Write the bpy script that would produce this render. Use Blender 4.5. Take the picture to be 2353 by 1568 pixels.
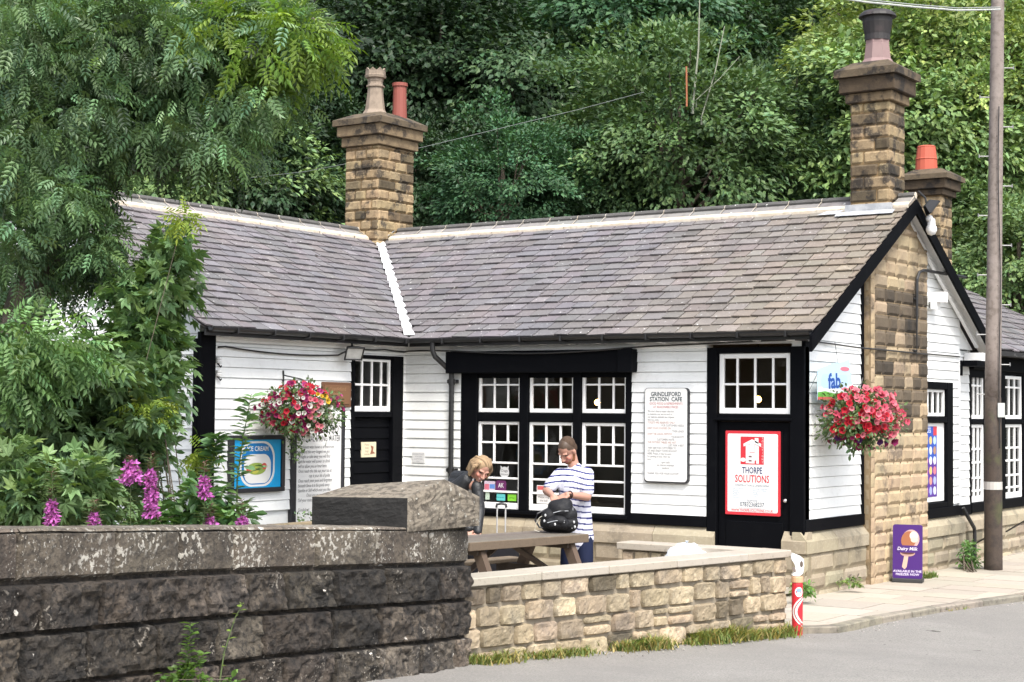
import bpy, math, random
import numpy as np
from mathutils import Matrix, Vector
random.seed(7); rng=np.random.default_rng(7)
for o in list(bpy.data.objects): bpy.data.objects.remove(o)
SC=bpy.context.scene; COL=SC.collection
R=math.radians
# ---------------------------------------------------------------- camera
CAM=np.array([14.4645,-18.3606,2.06]); YAW,PIT,ROL=R(124.6019),R(2.3944),R(0.4875)
FPX=3850.69   # focal length in pixels of a 2353 px wide picture
fw=np.array([math.cos(YAW)*math.cos(PIT),math.sin(YAW)*math.cos(PIT),math.sin(PIT)])
rt0=np.array([math.sin(YAW),-math.cos(YAW),0]); up0=np.cross(rt0,fw)
rt=rt0*math.cos(ROL)+up0*math.sin(ROL); upv=-rt0*math.sin(ROL)+up0*math.cos(ROL)
cd=bpy.data.cameras.new('camera'); cam=bpy.data.objects.new('camera',cd); COL.objects.link(cam)
cd.sensor_width=36; cd.lens=FPX/2353*36; cd.clip_start=.1; cd.clip_end=1500
M=Matrix.Identity(4)
for i in range(3): M[i][0]=rt[i]; M[i][1]=upv[i]; M[i][2]=-fw[i]; M[i][3]=CAM[i]
cam.matrix_world=M; SC.camera=cam
def at(x,y,dep):
    return CAM+dep*(fw+rt*(x-1176.5)/FPX-upv*(y-784)/FPX)
def onp(x,y,ax,val):
    v=fw+rt*(x-1176.5)/FPX-upv*(y-784)/FPX; return CAM+v*(val-CAM[ax])/v[ax]
# ---------------------------------------------------------------- light
W=bpy.data.worlds.new('World'); SC.world=W; W.use_nodes=True
nt=W.node_tree; bg=nt.nodes['Background']; sk=nt.nodes.new('ShaderNodeTexSky'); sk.sky_type='NISHITA'; sk.sun_disc=False
SUN_EL,SUN_AZ=R(54),R(-38)   # direction to the sun: azimuth measured from +X
sk.sun_elevation=SUN_EL; sk.sun_rotation=R(90)-SUN_AZ; sk.air_density=1.0; sk.dust_density=3.0; sk.ozone_density=1.0
hs=nt.nodes.new('ShaderNodeHueSaturation'); hs.inputs['Saturation'].default_value=.45; nt.links.new(sk.outputs[0],hs.inputs['Color']); nt.links.new(hs.outputs[0],bg.inputs[0]); bg.inputs[1].default_value=.15
ld=bpy.data.lights.new('sun','SUN'); ld.energy=1.5; ld.angle=R(14); ld.color=(1,.96,.88)
sun=bpy.data.objects.new('sun',ld); COL.objects.link(sun)
sd=Vector((math.cos(SUN_AZ)*math.cos(SUN_EL),math.sin(SUN_AZ)*math.cos(SUN_EL),math.sin(SUN_EL)))
sun.rotation_euler=sd.to_track_quat('Z','Y').to_euler(); sun.location=(10,-20,30)
SC.view_settings.view_transform='Standard'; SC.view_settings.look='None'; SC.view_settings.exposure=1.42; SC.view_settings.gamma=1
try:
    SC.cycles.max_bounces=8; SC.cycles.transparent_max_bounces=16
except Exception: pass
# ---------------------------------------------------------------- materials
MATS={}
GAIN={'buff_stone':(.60,.60,.62),'chimney_stone':.66,'plinth_stone':.72,'rubble_stone':(.76,.73,.68),'wall_mortar':.45,'slate':.95,'asphalt':(.86,.85,.82),'sooty_gritstone':(.53,.49,.45),'weathered_coping':.5,'lichen_cap_stone':.6,'soot_black_stone':.5,'paving_flag':.80,'pale_coping':.78,'kerb_stone':.6,'cloth':.78,'skin':.80,'coloured_paint':.85,'petal':.85,'weathered_wood':.75,'chimney':.8,'weathered_pole':.8,'creosoted_pole_foot':.6,'grass_blade':.9,'buff_pot':.6,'terracotta_pot':.8,'orange_pot':.8,'pink_stone_pot':.7,'sooty_cowl':.5,'cream_mortar':.75,'old_timber':.7,'dark_interior':.8}
def mat(name,col=(.5,.5,.5),rough=.6,spec=.5,metal=0,tint=False,noise=None,bump=None,emit=None,alpha=None,trans=0,spots=None,objcol=False,coord='Object',asbase=False):
    """noise=(scale,amount,col2): mixes col2; bump=(scale,strength,dist); spots=[(scale,threshold,col,width)]"""
    if name in MATS: return MATS[name]
    m=bpy.data.materials.new(name); m.use_nodes=True; N=m.node_tree; nd=N.nodes; L=N.links
    b=nd['Principled BSDF']; b.inputs['Roughness'].default_value=rough; b.inputs['Metallic'].default_value=metal
    b.inputs['Specular IOR Level'].default_value=spec
    geo=nd.new('ShaderNodeNewGeometry'); P=geo.outputs['Position']
    c=nd.new('ShaderNodeRGB'); c.outputs[0].default_value=(*col,1); cur=c.outputs[0]
    def mix(a,bb,f,mode='MIX'):
        x=nd.new('ShaderNodeMix'); x.data_type='RGBA'; x.blend_type=mode
        if isinstance(f,(int,float)): x.inputs[0].default_value=f
        else: L.new(f,x.inputs[0])
        if isinstance(a,tuple): x.inputs[6].default_value=(*a,1)
        else: L.new(a,x.inputs[6])
        if isinstance(bb,tuple): x.inputs[7].default_value=(*bb,1)
        else: L.new(bb,x.inputs[7])
        return x.outputs[2]
    def nz(scale,detail=6,rough_=.6,dist=0):
        n=nd.new('ShaderNodeTexNoise'); n.inputs['Scale'].default_value=scale; n.inputs['Detail'].default_value=detail
        n.inputs['Roughness'].default_value=rough_; n.inputs['Distortion'].default_value=dist; L.new(P,n.inputs['Vector']); return n.outputs['Fac']
    def ramp(s,a,bb):
        r=nd.new('ShaderNodeMapRange'); r.inputs[1].default_value=a; r.inputs[2].default_value=bb; r.interpolation_type='SMOOTHSTEP'; L.new(s,r.inputs[0]); return r.outputs[0]
    if tint:
        t=nd.new('ShaderNodeAttribute'); t.attribute_name='tint'
        if asbase: cur=t.outputs['Color']
    if objcol:
        oi=nd.new('ShaderNodeObjectInfo'); cur=mix(cur,oi.outputs['Color'],1.0,'MULTIPLY')
    if noise:
        for (s,lo,hi,c2,amt) in noise:
            r=ramp(nz(s),lo,hi); mm=nd.new('ShaderNodeMath'); mm.operation='MULTIPLY'; mm.inputs[1].default_value=amt; L.new(r,mm.inputs[0]); cur=mix(cur,c2,mm.outputs[0])
    if tint and not asbase: cur=mix(cur,t.outputs['Color'],1.0,'MULTIPLY')
    if spots:
        for (s,lo,hi,c2,*mk) in spots:
            f_=ramp(nz(s,4,.5),lo,hi)
            if mk:
                mm=nd.new('ShaderNodeMath'); mm.operation='MULTIPLY'; L.new(f_,mm.inputs[0]); L.new(ramp(nz(mk[0],2,.5),mk[1],mk[1]+.12),mm.inputs[1]); f_=mm.outputs[0]
            cur=mix(cur,c2,f_)
    gn=GAIN.get(name,1)
    if gn!=1: cur=mix(cur,(gn,gn,gn) if not isinstance(gn,tuple) else gn,1.0,'MULTIPLY')
    L.new(cur,b.inputs['Base Color'])
    if bump:
        prev=None
        for (s,st,dist) in bump:
            bp=nd.new('ShaderNodeBump'); bp.inputs['Strength'].default_value=st; bp.inputs['Distance'].default_value=dist
            L.new(nz(s,8,.65),bp.inputs['Height'])
            if prev: L.new(prev,bp.inputs['Normal'])
            prev=bp.outputs[0]
        L.new(prev,b.inputs['Normal'])
    if emit: b.inputs['Emission Color'].default_value=(*emit[0],1); b.inputs['Emission Strength'].default_value=emit[1]
    if trans:
        tr=nd.new('ShaderNodeBsdfTranslucent'); tc=mix(cur,(1.0,1.0,.35),1.0,'MULTIPLY'); L.new(tc,tr.inputs[0])
        ms=nd.new('ShaderNodeMixShader'); ms.inputs[0].default_value=trans
        L.new(b.outputs[0],ms.inputs[1]); L.new(tr.outputs[0],ms.inputs[2]); L.new(ms.outputs[0],nd['Material Output'].inputs[0])
    MATS[name]=m; return m
def glass_mat():
    m=bpy.data.materials.new('window_glass'); m.use_nodes=True; N=m.node_tree; nd=N.nodes; L=N.links
    nd.remove(nd['Principled BSDF'])
    t=nd.new('ShaderNodeBsdfTransparent'); t.inputs[0].default_value=(.8,.83,.82,1)
    g=nd.new('ShaderNodeBsdfGlossy'); g.inputs['Roughness'].default_value=.03
    nz=nd.new('ShaderNodeTexNoise'); nz.inputs['Scale'].default_value=2.5; bp=nd.new('ShaderNodeBump'); bp.inputs['Strength'].default_value=.25; bp.inputs['Distance'].default_value=.02
    geo=nd.new('ShaderNodeNewGeometry'); L.new(geo.outputs['Position'],nz.inputs['Vector']); L.new(nz.outputs[0],bp.inputs['Height']); L.new(bp.outputs[0],g.inputs['Normal'])
    f=nd.new('ShaderNodeFresnel'); f.inputs[0].default_value=1.45
    x=nd.new('ShaderNodeMixShader'); L.new(f.outputs[0],x.inputs[0]); L.new(t.outputs[0],x.inputs[1]); L.new(g.outputs[0],x.inputs[2]); L.new(x.outputs[0],nd['Material Output'].inputs[0])
    return m
GLASS=glass_mat()
white=mat('white_paint',(.80,.81,.80),.45,noise=[(1.3,.45,.8,(.66,.67,.65),.5),(14,.5,.75,(.6,.6,.57),.35),(40,.62,.75,(.45,.45,.42),.3)],bump=[(30,.15,.004)])
whitewood=mat('white_gloss',(.83,.83,.82),.35,noise=[(9,.5,.8,(.62,.62,.58),.4)])
black=mat('black_paint',(.0025,.0028,.004),.6,spec=.06,noise=[(6,.5,.8,(.007,.0075,.009),.5)],bump=[(20,.1,.004)])
blackiron=mat('black_iron',(.015,.015,.016),.4)
slate=mat('slate',(.150,.138,.145),.62,tint=True,noise=[(.6,.42,.72,(.19,.165,.155),.45),(3.5,.45,.75,(.095,.088,.092),.5),(26,.5,.7,(.23,.215,.215),.45)],spots=[(9,.675,.71,(.045,.035,.028)),(22,.675,.72,(.55,.55,.53))],bump=[(18,.35,.006),(90,.2,.002)])
ridgem=mat('ridge_stone',(.22,.21,.20),.8,tint=True,noise=[(8,.45,.7,(.12,.11,.10),.6)],spots=[(16,.68,.72,(.6,.6,.56))],bump=[(30,.3,.005)])
mortar=mat('cream_mortar',(.66,.56,.43),.85,noise=[(12,.4,.7,(.78,.74,.66),.7)],bump=[(40,.4,.004)])
lead=mat('lead',(.30,.31,.33),.5,noise=[(6,.4,.7,(.6,.6,.6),.5)],bump=[(15,.4,.01)])
valleym=mat('white_valley_paint',(.82,.83,.84),.5,noise=[(9,.5,.8,(.5,.5,.5),.5)],bump=[(20,.5,.01)])
buff=mat('buff_stone',(.52,.40,.245),.85,tint=True,noise=[(5,.42,.66,(.36,.27,.17),.6),(2.0,.52,.66,(.085,.07,.055),.72),(30,.5,.72,(.62,.51,.34),.5)],bump=[(45,.55,.008),(150,.35,.003)])
chstone=mat('chimney_stone',(.45,.33,.185),.85,tint=True,noise=[(7,.42,.66,(.22,.155,.09),.7),(3.4,.49,.58,(.045,.036,.03),.85),(30,.5,.72,(.60,.48,.29),.5)],bump=[(45,.6,.01),(150,.35,.003)])
plinthm=mat('plinth_stone',(.40,.34,.24),.85,tint=True,noise=[(4,.42,.66,(.30,.25,.18),.6),(2.4,.56,.72,(.12,.105,.08),.6),(30,.5,.72,(.56,.50,.38),.5)],bump=[(40,.5,.008)])
rubble=mat('rubble_stone',(.43,.355,.255),.88,tint=True,noise=[(6,.42,.66,(.29,.24,.18),.6),(2.2,.5,.66,(.17,.155,.14),.6),(22,.5,.7,(.55,.48,.37),.6),(30,.56,.70,(.08,.07,.06),.6)],bump=[(35,.7,.014),(120,.4,.004)])
rubmortar=mat('wall_mortar',(.52,.44,.33),.9,noise=[(5,.4,.7,(.34,.28,.2),.6),(40,.5,.7,(.6,.55,.45),.4)],bump=[(40,.6,.01)])
darkst=mat('sooty_gritstone',(.125,.112,.098),.85,tint=True,noise=[(3.0,.42,.62,(.04,.038,.038),.85),(9,.48,.66,(.30,.27,.23),.75),(1.1,.5,.7,(.25,.215,.17),.6),(24,.5,.62,(.02,.02,.02),.75)],spots=[(38,.58,.64,(.62,.60,.55),2.6,.54),(7,.71,.72,(1.6,1.6,1.55))],bump=[(14,1,.12),(60,.8,.012),(200,.4,.003)])
darkcop=mat('weathered_coping',(.20,.165,.125),.85,tint=True,noise=[(4.0,.42,.62,(.10,.08,.062),.75),(24,.47,.6,(.055,.046,.038),.75),(1.1,.5,.7,(.27,.22,.17),.6)],spots=[(26,.54,.60,(.85,.80,.70),2.2,.50),(55,.60,.66,(.7,.66,.58),3.5,.42),(5,.715,.722,(1.3,1.3,1.25))],bump=[(26,.8,.03),(80,.7,.008)])
capm=mat('lichen_cap_stone',(.33,.28,.215),.85,noise=[(17,.46,.56,(.11,.09,.07),.8),(2.0,.5,.7,(.38,.34,.27),.6)],spots=[(26,.66,.70,(.62,.60,.52))],bump=[(26,.8,.02),(80,.6,.006)])
capblack=mat('soot_black_stone',(.026,.024,.022),.8,noise=[(9,.5,.7,(.055,.05,.045),.7),(40,.6,.7,(.11,.1,.09),.5)],bump=[(20,.7,.02)])
coping=mat('pale_coping',(.47,.42,.35),.85,tint=True,noise=[(5,.45,.7,(.42,.37,.3),.6),(28,.55,.75,(.16,.14,.12),.6),(3,.6,.75,(.2,.18,.15),.4)],bump=[(50,.4,.005)])
asphalt=mat('asphalt',(.27,.258,.245),.9,noise=[(1.1,.4,.7,(.33,.315,.30),.7),(60,.42,.62,(.15,.145,.14),.7),(110,.6,.66,(.50,.48,.46),.7),(.45,.45,.7,(.20,.19,.185),.6),(5,.5,.75,(.2,.195,.19),.35)],spots=[(3.3,.73,.74,(.04,.035,.03))],bump=[(120,.7,.01),(20,.3,.01)])
flag=mat('paving_flag',(.47,.42,.35),.85,tint=True,noise=[(3,.42,.7,(.46,.40,.33),.5),(25,.5,.7,(.36,.31,.26),.45)],bump=[(40,.4,.004)])
kerbm=mat('kerb_stone',(.42,.37,.29),.85,tint=True,noise=[(4,.45,.7,(.2,.18,.15),.8),(20,.5,.7,(.13,.12,.1),.6)],bump=[(30,.6,.01)])
soil=mat('soil',(.06,.045,.03),.95,noise=[(4,.4,.7,(.03,.035,.015),.8)],bump=[(20,.8,.03)])
hillm=mat('woodland_floor',(.014,.016,.009),.95,noise=[(2,.4,.7,(.012,.02,.008),.8)],bump=[(8,.8,.1)])
def leafm(name,col,tr=.25,rough=.42,spec=.5,objcol=False):
    return mat(name,col,rough,spec,tint=True,trans=tr,objcol=objcol,noise=[(.9,.4,.7,(col[0]*.55,col[1]*.62,col[2]*.6),.4)])
bark=mat('bark',(.12,.095,.07),.9,noise=[(12,.4,.7,(.06,.05,.04),.8)],bump=[(25,.8,.02)])
paint=mat('coloured_paint',(1,1,1),.5,tint=True,asbase=True)
cloth=mat('cloth',(1,1,1),.85,spec=.2,tint=True,asbase=True,bump=[(60,.2,.004)])
skin=mat('skin',(1,1,1),.5,spec=.35,tint=True,asbase=True)
petal=mat('petal',(1,1,1),.6,spec=.2,tint=True,asbase=True,trans=.25)
darkroom=mat('dark_interior',(.16,.14,.12),.9)
# ---------------------------------------------------------------- mesh helpers
class MB:
    def __init__(s): s.v=[];s.f=[];s.t=[];s.n=0
    def add(s,v,f,t=(1,1,1)):
        v=np.asarray(v,float).reshape(-1,3); s.v.append(v)
        s.f.extend([tuple(int(i)+s.n for i in q) for q in f] if not isinstance(f,np.ndarray) else [tuple(q) for q in (f+s.n).tolist()])
        t=np.asarray(t,float); s.t.append(np.broadcast_to(t,(len(v),3)) if t.ndim==1 else t); s.n+=len(v); return s
    def box(s,F,a,b,t=(1,1,1)):
        u0,d0,z0=a;u1,d1,z1=b
        c=[(u0,d0,z0),(u1,d0,z0),(u1,d1,z0),(u0,d1,z0),(u0,d0,z1),(u1,d0,z1),(u1,d1,z1),(u0,d1,z1)]
        return s.add(F(np.array(c)),[(0,3,2,1),(4,5,6,7),(0,1,5,4),(1,2,6,5),(2,3,7,6),(3,0,4,7)],t)
    def bbox(s,F,a,b,r=.006,t=(1,1,1)):
        """box with chamfered edges"""
        a=np.array(a,float);b=np.array(b,float);lo=np.minimum(a,b);hi=np.maximum(a,b);r=min(r,(hi-lo).min()*.3)
        V=[];idx={}
        for i in range(2):
            for j in range(2):
                for k in range(2):
                    c=np.array([hi[0] if i else lo[0],hi[1] if j else lo[1],hi[2] if k else lo[2]])
                    sg=np.array([-1 if i else 1,-1 if j else 1,-1 if k else 1])*r
                    for ax in range(3):
                        p=c+sg; p[ax]=c[ax]; idx[(i,j,k,ax)]=len(V); V.append(p)
        Fc=[]
        for ax in range(3):
            o=[x for x in range(3) if x!=ax]
            for side in range(2):
                q=[]
                for (p,r2) in ((0,0),(1,0),(1,1),(0,1)):
                    ijk=[0,0,0]; ijk[ax]=side; ijk[o[0]]=p; ijk[o[1]]=r2; q.append(idx[(*ijk,ax)])
                Fc.append(q)
        for ax in range(3):
            o=[x for x in range(3) if x!=ax]
            for p in range(2):
                for r2 in range(2):
                    e=[0,0,0];e[o[0]]=p;e[o[1]]=r2; e0=list(e);e1=list(e);e1[ax]=1
                    Fc.append([idx[(*e0,o[0])],idx[(*e1,o[0])],idx[(*e1,o[1])],idx[(*e0,o[1])]])
        for i in range(2):
            for j in range(2):
                for k in range(2): Fc.append([idx[(i,j,k,0)],idx[(i,j,k,1)],idx[(i,j,k,2)]])
        return s.add(F(np.array(V)),Fc,t)
    def tube(s,pts,rad,n=8,t=(1,1,1),cap=True,jit=0):
        pts=np.array(pts,float); rad=np.broadcast_to(np.array(rad,float),(len(pts),)); tg=np.gradient(pts,axis=0); V=[]
        ref=np.array([0,0,1.]) if abs(tg[0][2])<.8*np.linalg.norm(tg[0]) else np.array([1.,0,0])
        for i,p in enumerate(pts):
            d=tg[i]/(np.linalg.norm(tg[i])+1e-9); x=np.cross(d,ref); x/=np.linalg.norm(x)+1e-9; y=np.cross(d,x)
            for k in range(n):
                a=2*math.pi*k/n; rr=rad[i]*(1+(random.uniform(-jit,jit) if jit else 0)); V.append(p+rr*(x*math.cos(a)+y*math.sin(a)))
        Fc=[(i*n+k,i*n+(k+1)%n,(i+1)*n+(k+1)%n,(i+1)*n+k) for i in range(len(pts)-1) for k in range(n)]
        if cap: Fc+= [tuple(range(n))[::-1],tuple((len(pts)-1)*n+k for k in range(n))]
        return s.add(V,Fc,t)
    def lathe(s,c,prof,n=16,t=(1,1,1),axis=None,cap=True):
        """prof list of (r,z) around vertical axis at c"""
        V=[(c[0]+r*math.cos(2*math.pi*k/n),c[1]+r*math.sin(2*math.pi*k/n),c[2]+z) for r,z in prof for k in range(n)]
        Fc=[(i*n+k,i*n+(k+1)%n,(i+1)*n+(k+1)%n,(i+1)*n+k) for i in range(len(prof)-1) for k in range(n)]
        if cap: Fc+=[tuple(range(n))[::-1],tuple((len(prof)-1)*n+k for k in range(n))]
        return s.add(V,Fc,t)
    def sphere(s,c,r,t=(1,1,1),n=12,m=8,rot=None):
        r=np.broadcast_to(np.array(r,float),(3,)); P=[]
        for i in range(m+1):
            th=math.pi*i/m
            for k in range(n): ph=2*math.pi*k/n; P.append((math.sin(th)*math.cos(ph),math.sin(th)*math.sin(ph),math.cos(th)))
        P=np.array(P)*r
        if rot is not None: P=P@np.array(rot).T
        Fc=[(i*n+k,(i+1)*n+k,(i+1)*n+(k+1)%n,i*n+(k+1)%n) for i in range(m) for k in range(n)]
        return s.add(P+np.array(c),Fc,t)
    def poly(s,F,pts,d0,d1,t=(1,1,1)):
        """prism: outline pts (u,z) between depths d0,d1"""
        n=len(pts); V=[(u,d0,z) for u,z in pts]+[(u,d1,z) for u,z in pts]
        return s.add(F(np.array(V,float)),[tuple(range(n)),tuple(range(n,2*n))[::-1]]+[(i,(i+1)%n,n+(i+1)%n,n+i) for i in range(n)],t)
def FR(O,U,N):
    O=np.array(O,float);U=np.array(U,float);N=np.array(N,float);Zv=np.array([0,0,1.])
    def f(p): p=np.asarray(p,float).reshape(-1,3); return O+p[:,:1]*U+p[:,1:2]*N+p[:,2:]*Zv
    return f
IDF=lambda p: np.asarray(p,float)
FA=FR((0,0,0),(1,0,0),(0,-1,0)); FB=FR((0,0,0),(0,1,0),(1,0,0)); FG=FR((6,0,0),(0,1,0),(1,0,0)); LW=3.96
FE=FR((0,-LW,0),(1,0,0),(0,-1,0)); FX=FR((5.95,0,0),(0,1,0),(1,0,0))
def wloc(o):
    l=np.zeros(3)
    while o is not None: l+=np.array(o.location); o=o.parent
    return l
def tag(o,label=None,cat=None,group=None,kind=None):
    if label:o['label']=label
    if cat:o['category']=cat
    if group:o['group']=group
    if kind:o['kind']=kind
    return o
def obj(name,mb,m,parent=None,label=None,smooth=False,loc=None):
    V=np.concatenate(mb.v) if mb.v else np.zeros((0,3)); T=np.concatenate(mb.t)
    if parent is not None: base=wloc(parent); L0=np.zeros(3)
    else:
        if loc is None: lo,hi=V.min(0),V.max(0); loc=((lo[0]+hi[0])/2,(lo[1]+hi[1])/2,lo[2])
        base=np.array(loc,float); L0=base
    me=bpy.data.meshes.new(name); me.from_pydata((V-base).tolist(),[],mb.f)
    a=me.attributes.new('tint','FLOAT_COLOR','POINT'); a.data.foreach_set('color',np.concatenate([T,np.ones((len(T),1))],1).ravel().astype(np.float32))
    me.materials.append(m)
    if smooth: me.polygons.foreach_set('use_smooth',[True]*len(me.polygons))
    me.update(); o=bpy.data.objects.new(name,me); COL.objects.link(o); o.location=L0
    if parent is not None: o.parent=parent
    if label: o['label']=label
    return o
def thing(name,label,cat,loc,group=None):
    o=bpy.data.objects.new(name,None); COL.objects.link(o); o.location=tuple(float(x) for x in loc); o.empty_display_size=.2
    return tag(o,label,cat,group)
def text(mb,F,s,u,z,d,size,col,align='CENTER',sx=1,bold=0,rot=0,shear=0):
    c=bpy.data.curves.new('t','FONT'); c.body=s; c.size=size; c.align_x=align; c.align_y='CENTER'; c.offset=bold*size; c.resolution_u=2; c.shear=shear
    o=bpy.data.objects.new('t',c); COL.objects.link(o); dg=bpy.context.evaluated_depsgraph_get(); me=bpy.data.meshes.new_from_object(o.evaluated_get(dg))
    if len(me.vertices):
        V=np.zeros(len(me.vertices)*3); me.vertices.foreach_get('co',V); V=V.reshape(-1,3)
        x=V[:,0]*sx; y=V[:,1].copy(); cr,sr=math.cos(rot),math.sin(rot)
        P=np.stack([u+x*cr-y*sr,np.full(len(V),d),z+x*sr+y*cr],1)
        mb.add(F(P),[tuple(p.vertices) for p in me.polygons],col)
    bpy.data.objects.remove(o); bpy.data.curves.remove(c); bpy.data.meshes.remove(me)
_lat=np.random.default_rng(3).random((64,64))
def n2(x,y):
    x=np.asarray(x);y=np.asarray(y);xi=np.floor(x).astype(int);yi=np.floor(y).astype(int);fx=x-xi;fy=y-yi;fx=fx*fx*(3-2*fx);fy=fy*fy*(3-2*fy)
    g=lambda a,b:_lat[a%64,b%64]
    return (g(xi,yi)*(1-fx)+g(xi+1,yi)*fx)*(1-fy)+(g(xi,yi+1)*(1-fx)+g(xi+1,yi+1)*fx)*fy
def fbm(x,y): return n2(x,y)*.5+n2(x*2.1+9,y*2.1+5)*.3+n2(x*4.3+3,y*4.3+8)*.2
def block(mb,F,u0,u1,z0,z1,amp,edge,res,tint,base=0.,rec=.016,fq=9,skew=None,round_=0.):
    nu=max(3,int((u1-u0)/res)+2); nz=max(3,int((z1-z0)/res)+2)
    uu,zz=np.meshgrid(np.linspace(u0,u1,nu),np.linspace(z0,z1,nz)); so=random.uniform(0,50)
    e=np.minimum(np.minimum(uu-u0,u1-uu),np.minimum(zz-z0,z1-zz)); fall=np.clip(e/edge,0,1); fall=np.sqrt(1-(1-fall)**2)
    nn=fbm(uu*fq+so,zz*fq+so*.7); big=fbm(uu*2.6+so,zz*2.6-so)
    rg_=np.abs(fbm(uu*fq*.8+so*3,zz*fq*1.1+so)-.5)*2 if amp>.06 else 0
    d=base+fall*amp*(.25+.8*nn+.5*(big-.5)+.75*rg_)-(e<=1e-9)*rec
    if round_:
        a=(uu-(u0+u1)/2)/((u1-u0)/2);b=(zz-(z0+z1)/2)/((z1-z0)/2); k=1-round_*np.clip(a*a*b*b,0,1)
        uu=(u0+u1)/2+a*(u1-u0)/2*k; zz=(z0+z1)/2+b*(z1-z0)/2*k
    jit=(fbm(uu*fq*1.3+so*2,zz*fq*1.3)-.5)*edge*.6*(e<=1e-9); uu=uu+jit; zz=zz-jit*.6
    P=np.stack([uu.ravel(),d.ravel(),zz.ravel()],1)
    idx=np.arange(nu*nz).reshape(nz,nu); q=np.stack([idx[:-1,:-1],idx[:-1,1:],idx[1:,1:],idx[1:,:-1]],-1).reshape(-1,4)
    mb.add(F(P),q,tint)
def tintv(base=(1,1,1),v=.2,h=.03):
    k=1+random.uniform(-v,v); return tuple(b*k*(1+random.uniform(-h,h)) for b in base)
def masonry(mb,F,u0,u1,z0,z1,course,blen,amp=.02,edge=.03,res=.05,v=.22,darkp=.12,darkk=.35,gap=.008,base=0.,rec=.016,cvar=.0,round_=0.,start=None):
    z=z0
    while z<z1-.03:
        h=course*(1+random.uniform(-cvar,cvar)); zt=min(z+h,z1)
        if z1-zt<.05: zt=z1
        u=u0-(random.uniform(0,blen[0]) if start is None else 0)
        while u<u1-.02:
            l=random.uniform(*blen); a=max(u,u0); b=min(u+l,u1)
            if u1-b<.07: b=u1
            if b-a>.03:
                t=tintv((1,1,1),v); 
                if random.random()<darkp: t=tuple(x*darkk for x in t)
                block(mb,F,a+gap,b-gap,z+gap,zt-gap,amp,edge,res,t,base,rec,round_=round_)
            u=b if u+l>=u1 else u+l
        z=zt
def boards(mb,F,u0,u1,z0,z1,holes=(),clip=None,pitch=.127):
    z=z0
    while z<z1-.004:
        zt=min(z+pitch,z1); ztop=zt-.007
        cuts=sorted({z,ztop}|{h for H in holes for h in H[2:] if z<h<ztop})
        tn=tintv((1,1,1),.025,.0); jit=random.uniform(-.0015,.0015)
        dd=lambda q: .026-.014*(q-z)/pitch+jit
        for i in range(len(cuts)-1):
            a,b=cuts[i],cuts[i+1]; iv=[(u0,u1)]
            for (ha,hb,hz0,hz1) in holes:
                if hz0<b-1e-6 and hz1>a+1e-6:
                    nv=[]
                    for (p,q) in iv:
                        if hb<=p or ha>=q: nv.append((p,q)); continue
                        if ha>p: nv.append((p,ha))
                        if hb<q: nv.append((hb,q))
                    iv=nv
            for (p,q) in iv:
                if clip:
                    la,ra=clip(a);lb,rb=clip(b); pa,qa=max(p,la),min(q,ra); pb,qb=max(p,lb),min(q,rb)
                    if qa<=pa: continue
                    if qb<pb: pb=qb=(pb+qb)/2
                else: pa=pb=p;qa=qb=q
                mb.add(F([(pa,dd(a),a),(qa,dd(a),a),(qb,dd(b),b),(pb,dd(b),b)]),[(0,1,2,3)],tn)
                if a==z: mb.add(F([(pa,dd(a),a),(qa,dd(a),a),(qa,-.012,a),(pa,-.012,a)]),[(0,1,2,3)],tn)
                if b==ztop: mb.add(F([(pb,dd(b),b),(qb,dd(b),b),(qb,-.012,b),(pb,-.012,b)]),[(0,1,2,3)],tn)
        z=zt
def panel(mb,F,u0,u1,z0,z1,holes,d0,d1,t=(1,1,1)):
    us=sorted({u0,u1}|{min(max(h,u0),u1) for H in holes for h in H[:2]}); zs=sorted({z0,z1}|{min(max(h,z0),z1) for H in holes for h in H[2:]})
    for i in range(len(us)-1):
        for j in range(len(zs)-1):
            a,b,c,e=us[i],us[i+1],zs[j],zs[j+1]; mu,mz=(a+b)/2,(c+e)/2
            if any(H[0]<mu<H[1] and H[2]<mz<H[3] for H in holes): continue
            mb.box(F,(a,d0,c),(b,d1,e),t)
def window(parent,F,u0,u1,z0,z1,d,hbars,vbars,fr=.05,bar=.022,bot=None,name='window',rowv=None,label=None):
    """white sash with glazing bars; pane is its sub-part. rowv: list of (zlo,zhi,[u...])"""
    mb=MB(); b=bot or fr
    mb.bbox(F,(u0,d-.03,z0),(u0+fr,d+.02,z1)); mb.bbox(F,(u1-fr,d-.03,z0),(u1,d+.02,z1))
    mb.bbox(F,(u0+fr,d-.03,z0),(u1-fr,d+.019,z0+b)); mb.bbox(F,(u0+fr,d-.03,z1-fr),(u1-fr,d+.019,z1))
    for h in hbars: mb.bbox(F,(u0+fr,d-.02,h-bar/2),(u1-fr,d+.010,h+bar/2),.004)
    for (za,zb,us) in (rowv or [(z0+b,z1-fr,vbars)]):
        for u in us: mb.bbox(F,(u-bar/2,d-.018,za),(u+bar/2,d+.012,zb),.004)
    w=obj(name,mb,whitewood,parent,label)
    g=MB(); g.add(F([(u0+.01,d-.012,z0+.01),(u1-.01,d-.012,z0+.01),(u1-.01,d-.012,z1-.01),(u0+.01,d-.012,z1-.01)]),[(0,1,2,3)])
    obj('pane',g,GLASS,w); return w
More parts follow.
